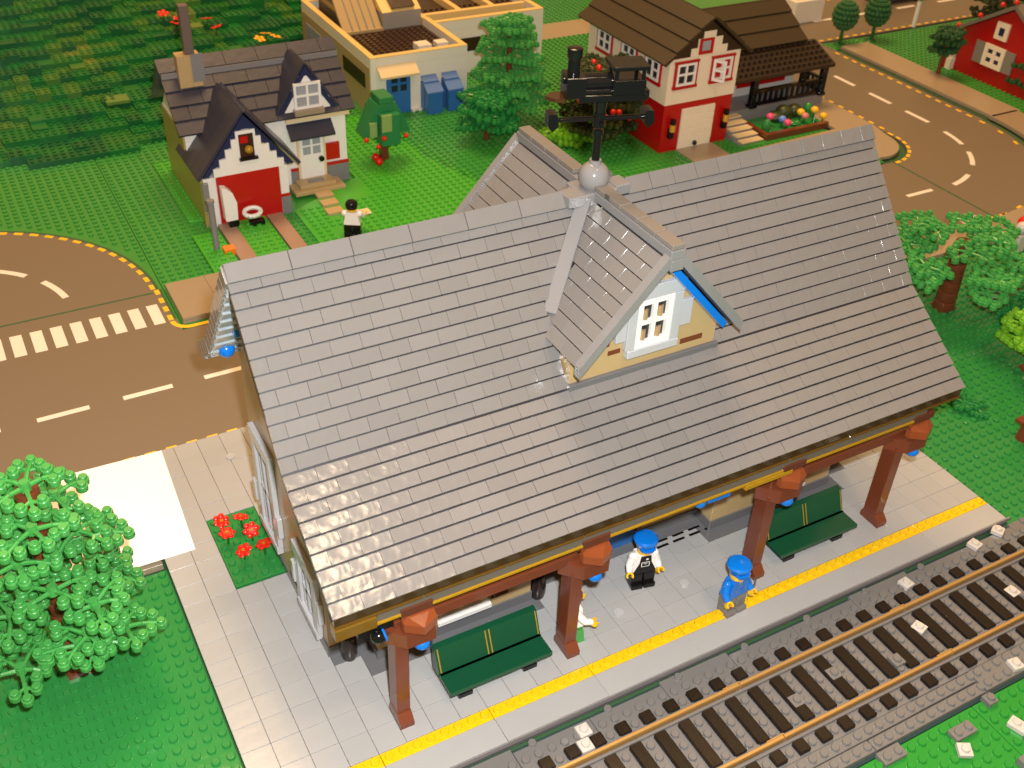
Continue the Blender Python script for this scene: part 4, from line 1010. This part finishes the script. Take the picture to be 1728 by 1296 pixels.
for (a, b_) in ((72.6,76.8),(78.4,82.6),(84.6,88.8)):
    panes(rh, WHITE, PANE, 'x', a+.45, b_-.45, 8.7, 11.5, 70.08)
    MB().box(69.8,a,8.2,70.1,b_,8.6).box(69.9,a+.1,8.6,70.1,a+.42,11.7).box(69.9,b_-.42,8.6,70.1,b_-.1,11.7).box(69.85,a,11.55,70.1,b_,11.85).build('window_trim', RED, rh)
MB().box(74.6,71.0,12.5,76.9,71.14,14.6).build('attic_trim', RED, rh); MB().box(75.0,70.92,13.0,76.3,71.0,14.3).build('attic_pane', GLASSG, rh)
for x in (71.6,80.8):
    q = MB().box(x-.35,70.7,1.2,x+.35,71.3,2.6).cyl(x,70.75,3.3,4.0,.4,10).build('wall_lamp', BLACK, rh)
    MB().cyl(x,70.7,2.3,3.3,.42,10).build('lamp_glass', mat('amber_lamp_plastic',(.55,.30,.03),.2), q, smooth=True)
# annex and porch
MB().box(82,80.2,.9,101.4,92,8.0).build('annex_wall', mat('annex_white_plastic',(.62,.60,.56),.3), rh)
MB().box(82,75.6,G,103.9,92,.9,.03).build('annex_base', TRIM, rh)
MB().box(90.2,80.05,2.2,99.6,80.2,6).box(84,80.05,2.2,89,80.2,6).build('shop_window', RED, rh)
courses(rh, RBROWN, (79.6,8.1), (86.4,12.6), 82, 102.2, 3, .35)
MB().prism([(86.2,12.7),(93,8),(93,7.7),(86.0,12.2)],82,102.2,'x').build('rear_roof', RBROWN, rh)
pr = MB().prism([(74.9,5.9),(80.2,8.0),(80.2,7.6),(74.9,5.4)],82,104.3,'x').build('porch_roof', mat('porch_roof_plastic',(.028,.016,.009),.35), rh)
b = MB()
for i in range(22):
    for k in range(5): b.stud(82.6+i, 75.5+k, 6.1+(75.5+k-74.9)*.396, 7, False)
b.build('stud', mat('porch_roof_plastic',(.028,.016,.009),.35), pr, smooth=True, kind='stuff')
for (x, y) in ((89.9,75.9),(103.3,75.9),(103.3,80.0)): MB().box(x-.45,y-.45,.9,x+.45,y+.45,6.0 if y < 78 else 7.3,.04).box(x-.6,y-.6,.9,x+.6,y+.6,1.3).build('porch_post', BLACK, rh)
q = MB().box(90.3,75.7,1.1,102.9,76.1,1.5).box(90.3,75.65,3.1,102.9,76.15,3.5).box(103.1,76.3,1.1,103.5,79.6,1.5).box(103.05,76.3,3.1,103.55,79.6,3.5).build('railing', DBROWN if False else BLACK, rh)
for k in range(11): MB().box(91.1+1.05*k,75.75,1.5,91.5+1.05*k,76.05,3.1).build('baluster', BLACK, q)
for k in range(3): MB().box(103.15,76.9+.9*k,1.5,103.45,77.25+.9*k,3.1).build('baluster', BLACK, q)
sp = MB()
for k in range(5): sp.box(82.3,75.4-1.35*(k+1),G,86.6,75.4-1.35*k,.7-.36*k)
stp = sp.build('porch_steps', TRIM, rh)
for k in range(5): MB().box(82.9,75.35-1.35*(k+1),.7-.36*k,86.7,75.3-1.35*k-.05,.7-.36*k+.12).build('tread', TAN2, stp)
struct(MB().box(72.8,64.3,G,79,70.9,G+.25).build('garage_apron', TAN2 if False else PAVE))
fb = thing('flower_bed', 'brown edged flower bed with mixed blooms in front of the black porch', 'flower bed', (93,71,G))
MB().box(87,68.4,G,98.8,69.1,.0,.04).box(87,69.1,G,87.7,74.5,0,.04).build('bed_edging', BROWN, fb)
MB().box(87.7,69.1,G,98.8,75,-.5).build('soil_plate', GREEN, fb)
BM = {'p': PINK, 'b': mat('flower_blue_plastic',(.12,.25,.7),.3), 'y': mat('flower_yellow_plastic',(.85,.5,.02),.3), 'r': mat('flower_rose_plastic',(.6,.2,.2),.3)}
for i, (x, y, z, k, lb) in enumerate([(90.2,71.8,.7,'p','pink bloom at the left of the porch flower bed'),(91.8,70.9,.4,'b','blue bloom in the porch flower bed'),(92.0,69.9,.2,'p','pink bloom against the brown edging'),(95.6,71.3,.7,'y','dull yellow bloom left of the bright yellow one'),(97.6,70.6,1.0,'y','tall bright yellow bloom at the right of the bed'),(95.9,70.6,.3,'r','rose bloom under the dull yellow one'),(98.9,69.9,.1,'y','small yellow bloom at the right end of the bed')]):
    t = thing('flower', lb, 'flower', (x, y, -.5), 'flowers in the porch bed')
    MB().cyl(x,y,-.5,z,.12,6).build('stem', DGREEN, t); MB().sphere((x,y,z+.3),.62,10,6,.8).build('blossom', BM[k], t, smooth=True)
for i, (x, y, hh, r_, m) in enumerate([(88.4,70.3,1.8,.7,GREEN),(92.6,73.2,1.2,1.3,LEAFD),(94.4,73.6,1.7,1.3,LEAFD),(96.4,73.5,1.6,1.2,LEAFD),(98.4,72.8,1.8,.8,GREEN),(94.0,70.8,.6,.9,GREEN)]):
    tag(MB().sphere((x,y,-.5+hh*.5),r_,9,6,hh/r_*.6).sphere((x+.5,y-.3,-.4),r_*.7,8,5).build('bed_plant', m, smooth=True), ['upright green plant at the left end of the porch bed','dark olive bush left of three behind the flowers','dark olive bush in the middle behind the flowers','dark olive bush right of three behind the flowers','upright green plant at the right end of the porch bed','low green plant in the middle of the porch bed'][i], 'plant', 'plants in the porch bed')

# ---------------- far red house at the right edge
fh = thing('brick_house', 'blurred red toy house with grey shutters at the top right', 'house', (143,70,G))
RED2 = mat('deep_red_plastic', (.40,.006,.006), .35)
MB().prism([(79,G),(61,G),(61,6),(70,11.6),(79,6)],136,152,'x').build('wall', RED2, fh)
MB().prism([(79.8,5.6),(70,11.8),(60.2,5.6),(60.2,6.2),(70,12.5),(79.8,6.2)],135.2,153,'x').build('roof', mat('far_roof_plastic',(.17,.15,.12),.4), fh)
panes(fh, CR2, NAVY2, 'x', 69.6, 73.6, 1.9, 5.4, 135.9, fr=.7)
parts(MB().box(135.7,67.7,1.9,135.98,69.5,5.3).box(135.7,73.7,1.9,135.98,75.5,5.3), 'shutter', mat('shutter_grey_plastic',(.22,.20,.17),.4), fh)
q = MB().box(135.6,70.2,6.5,135.98,72.6,9.2).build('attic_window', CR2, fh); MB().box(135.5,70.9,7.2,135.62,71.8,8.4).build('pane', NAVY2, q)
for i, (y, z) in enumerate([(79.5,6.3),(76,8.9),(72.5,11.6),(70.2,12.6)]): tag(MB().sphere((135.4,y,z+.2),.42,8,6).build('roof_ball', BRED, smooth=True), ['red ball at the lower end of the far roof edge','red ball second up the far roof edge','red ball third up the far roof edge','red ball topmost on the far roof edge'][i], 'ball', 'red balls along the far roof edge')
for i, (y, m) in enumerate([(79.4,CR2),(80.4,RED2)]): tag(MB().box(135,y-.6,G,136.2,y+.5,1.2+i,.1).sphere((135.6,y,1.6+i),.7,8,6).build('garden_post', m, smooth=True), ['pale topped brick by the far red house corner','red topped brick by the far red house corner'][i], 'brick')
# things on the far road
lp = thing('road_post', 'short white glossy post at the edge of the far road', 'post', (146.5,98,G)); MB().cyl(146.5,98,G,4,.4,10).build('post', WHITE, lp, smooth=True); MB().sphere((146.5,98,4.2),.55,10,7).build('lamp_globe', SILVER, lp, smooth=True)
ca = thing('toy_car', 'dark blue toy car cut by the top picture edge on the far road', 'car', (155,111.5,G))
MB().box(149,109.6,G+.5,161,114.2,2.2,.2).build('body', NAVY2, ca); MB().box(151.5,110,2.2,158,113.8,3.8,.3).build('cabin', GLASSG, ca)
for x in (151,159):
    q = MB(); q.tube((x,109.3,G+.9),(x,110,G+.9),.85,14); q.build('wheel', BLACK, ca, smooth=True)
tag(MB().box(125.5,107.5,G,132.5,116,3.2,.1).box(126.5,108.4,3.2,131.5,115,3.5,.05).build('kiosk', CREAM), 'low pale grey box building behind the porch roof', 'building')
# right side bits
wf = thing('toy_cart', 'white and red toy piece under the spreading tree at the right edge', 'toy', (84.5,23,G))
MB().box(82.8,22.4,G,86.4,24.6,.3,.1).build('body', PW, wf); MB().box(84.2,22.2,.3,86.6,23.6,.8,.08).build('red_part', RED, wf)
q = tag(MB().sphere((98.9,33.0,.5),.9,14,10).build('ball', BRED, smooth=True), 'glossy red ball at the right picture edge beside the spreading tree', 'ball')
tag(MB().cyl(95,37.2,G,G+.4,1.8,18).cyl(95,37.2,G+.4,G+.7,1.3,18).build('white_disc', PW, smooth=True), 'white round disc piece on the pavement behind the spreading tree', 'disc')
tag(MB().box(93.6,29.5,G,95,31,1.5,.1).sphere((94.3,30.2,2.2),.8,10,7).build('white_figure', PW, smooth=True), 'white rounded brick stack at the right picture edge below the red ball', 'brick')
sg = thing('stump_figure', 'reddish brown brick stump with side arm on the right lawn', 'stump', (65.5,4.5,G)); MB().cyl(65.2,4.4,G,1.4,.7,10,.45).build('trunk', BROWN, sg, smooth=True); MB().box(63.6,4.1,1.4,67.6,4.9,1.8,.05).box(66.2,4.0,1.8,68,5.2,4,.05).build('arm', BROWN, sg)
for i, (x, y) in enumerate(((64.3,9.4),(60.6,12.6))):
    t = thing('ground_plant', ['small leafy plant on the lawn, nearer the brown stump','small leafy plant on the lawn, nearer the station roof corner'][i], 'plant', (x, y, G), 'leafy plants on the right lawn')
    for k in range(2): inst('leaf_spray', leaves(MATS['mid_leaf_plastic'], 'mid')[k+i], t, (x-.6*k, y+.9*k, G+.3+.2*k), Matrix.Rotation(k*2+i, 3, 'Z') @ Matrix.Scale(.6, 3))
flower(59.9,13.2,G,1.0,.3,0,ORANGE,'small orange flower on the lawn right of the station roof corner','lawn flowers',6,.4)

# ================================================================== TERRACED HILL behind the navy roofed house
rnd = random.Random(3)
hill = struct(bpy.data.objects.new('terraced_hill', None)); COL.objects.link(hill); hill.location = Vector((0,130,G))*U; ORG[hill] = Vector((0,130,G))
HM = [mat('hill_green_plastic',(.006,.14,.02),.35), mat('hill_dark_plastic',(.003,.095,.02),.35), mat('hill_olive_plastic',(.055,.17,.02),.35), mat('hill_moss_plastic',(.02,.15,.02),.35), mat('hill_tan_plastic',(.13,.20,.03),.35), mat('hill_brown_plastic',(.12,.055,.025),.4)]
blk = [MB() for _ in HM]; stb = [MB() for _ in HM]
def hnoise(x, y):
    return (math.sin(x*.13+y*.05)+math.sin(x*.07-y*.11+1.3)+math.sin(x*.29+2.1)*.5)/2.5
CS = 2
for ix in range(-46, 64, CS):
    for iy in range(96, 184, CS):
        x, y = ix+CS/2, iy+CS/2
        if not inview(x, y, 4, 260): continue
        f = y - (101.5 if x < 36 else 131) - (x*.20 if x < 36 else 0) + 4.5*hnoise(x*.8, y*1.2)
        if 37 < x < 75 and y < 131: continue
        if f < 0: continue
        lv = int(f/4.6)+1
        z = G + .8*lv + (.4 if rnd.random() < .12 else 0)
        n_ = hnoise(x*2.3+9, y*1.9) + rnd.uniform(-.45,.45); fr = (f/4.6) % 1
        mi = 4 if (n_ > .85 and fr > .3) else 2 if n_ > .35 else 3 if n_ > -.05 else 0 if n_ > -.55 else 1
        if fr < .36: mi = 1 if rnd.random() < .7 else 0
        if abs(x-8-(y-146)*.05) < 5 and 146 < y < 149: mi = 5
        if abs(x-36) < 5 and abs(y-156) < 7: mi = 5
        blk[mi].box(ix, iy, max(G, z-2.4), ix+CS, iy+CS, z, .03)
        if rnd.random() < .05: continue
        for a in range(CS):
            for b_ in range(CS): stb[mi].stud(ix+.5+a, iy+.5+b_, z, 6, False)
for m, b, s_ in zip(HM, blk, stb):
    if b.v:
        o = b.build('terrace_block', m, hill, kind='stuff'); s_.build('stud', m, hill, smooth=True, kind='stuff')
def hz(x, y):
    f = y - 101.5 - x*.20; return G + .8*(int(max(f,0)/4.6)+1)
for i, (x, y, c, lb) in enumerate([(18.5,134,'r','pink red flower left of the chimney stack on the hill'),(20.5,133,'r','pink red flower second left of the chimney stack'),(19.6,131,'r','pink red flower lowest left of the chimney stack'),(24.6,131.5,'r','red flower right of the chimney stack, upper one'),(25.4,129.5,'r','red flower right of the chimney stack, lower one'),
      (17.8,147,'y','orange yellow flower on the hill, left one at the top edge'),(20.8,149,'y','orange yellow flower on the hill, right one at the top edge'),(30.6,124,'y','orange yellow flower above the navy roof, left one'),(33.2,124.2,'y','orange yellow flower above the navy roof, right one'),(32.2,126,'y','orange yellow flower above the navy roof, farthest one')]):
    flower(x, y, hz(x, y), 1.3, .3, i, BRED if c == 'r' else mat('hill_flower_yellow',(.9,.42,.01),.3), lb, 'flowers on the terraced hill', 5, .95)
for i, (x, y) in enumerate([(5,150),(6,112.5),(31,118)]):
    tag(MB().box(x-1.6,y-1.2,hz(x,y),x+1.6,y+1.2,hz(x,y)+.5,.05).build('smooth_plate', mat('smooth_olive_plastic',(.11,.21,.035),.3)), ['smooth olive plate high on the hill at the left','smooth olive plate at the foot of the hill','smooth olive plate behind the right end of the navy roof'][i], 'plate')
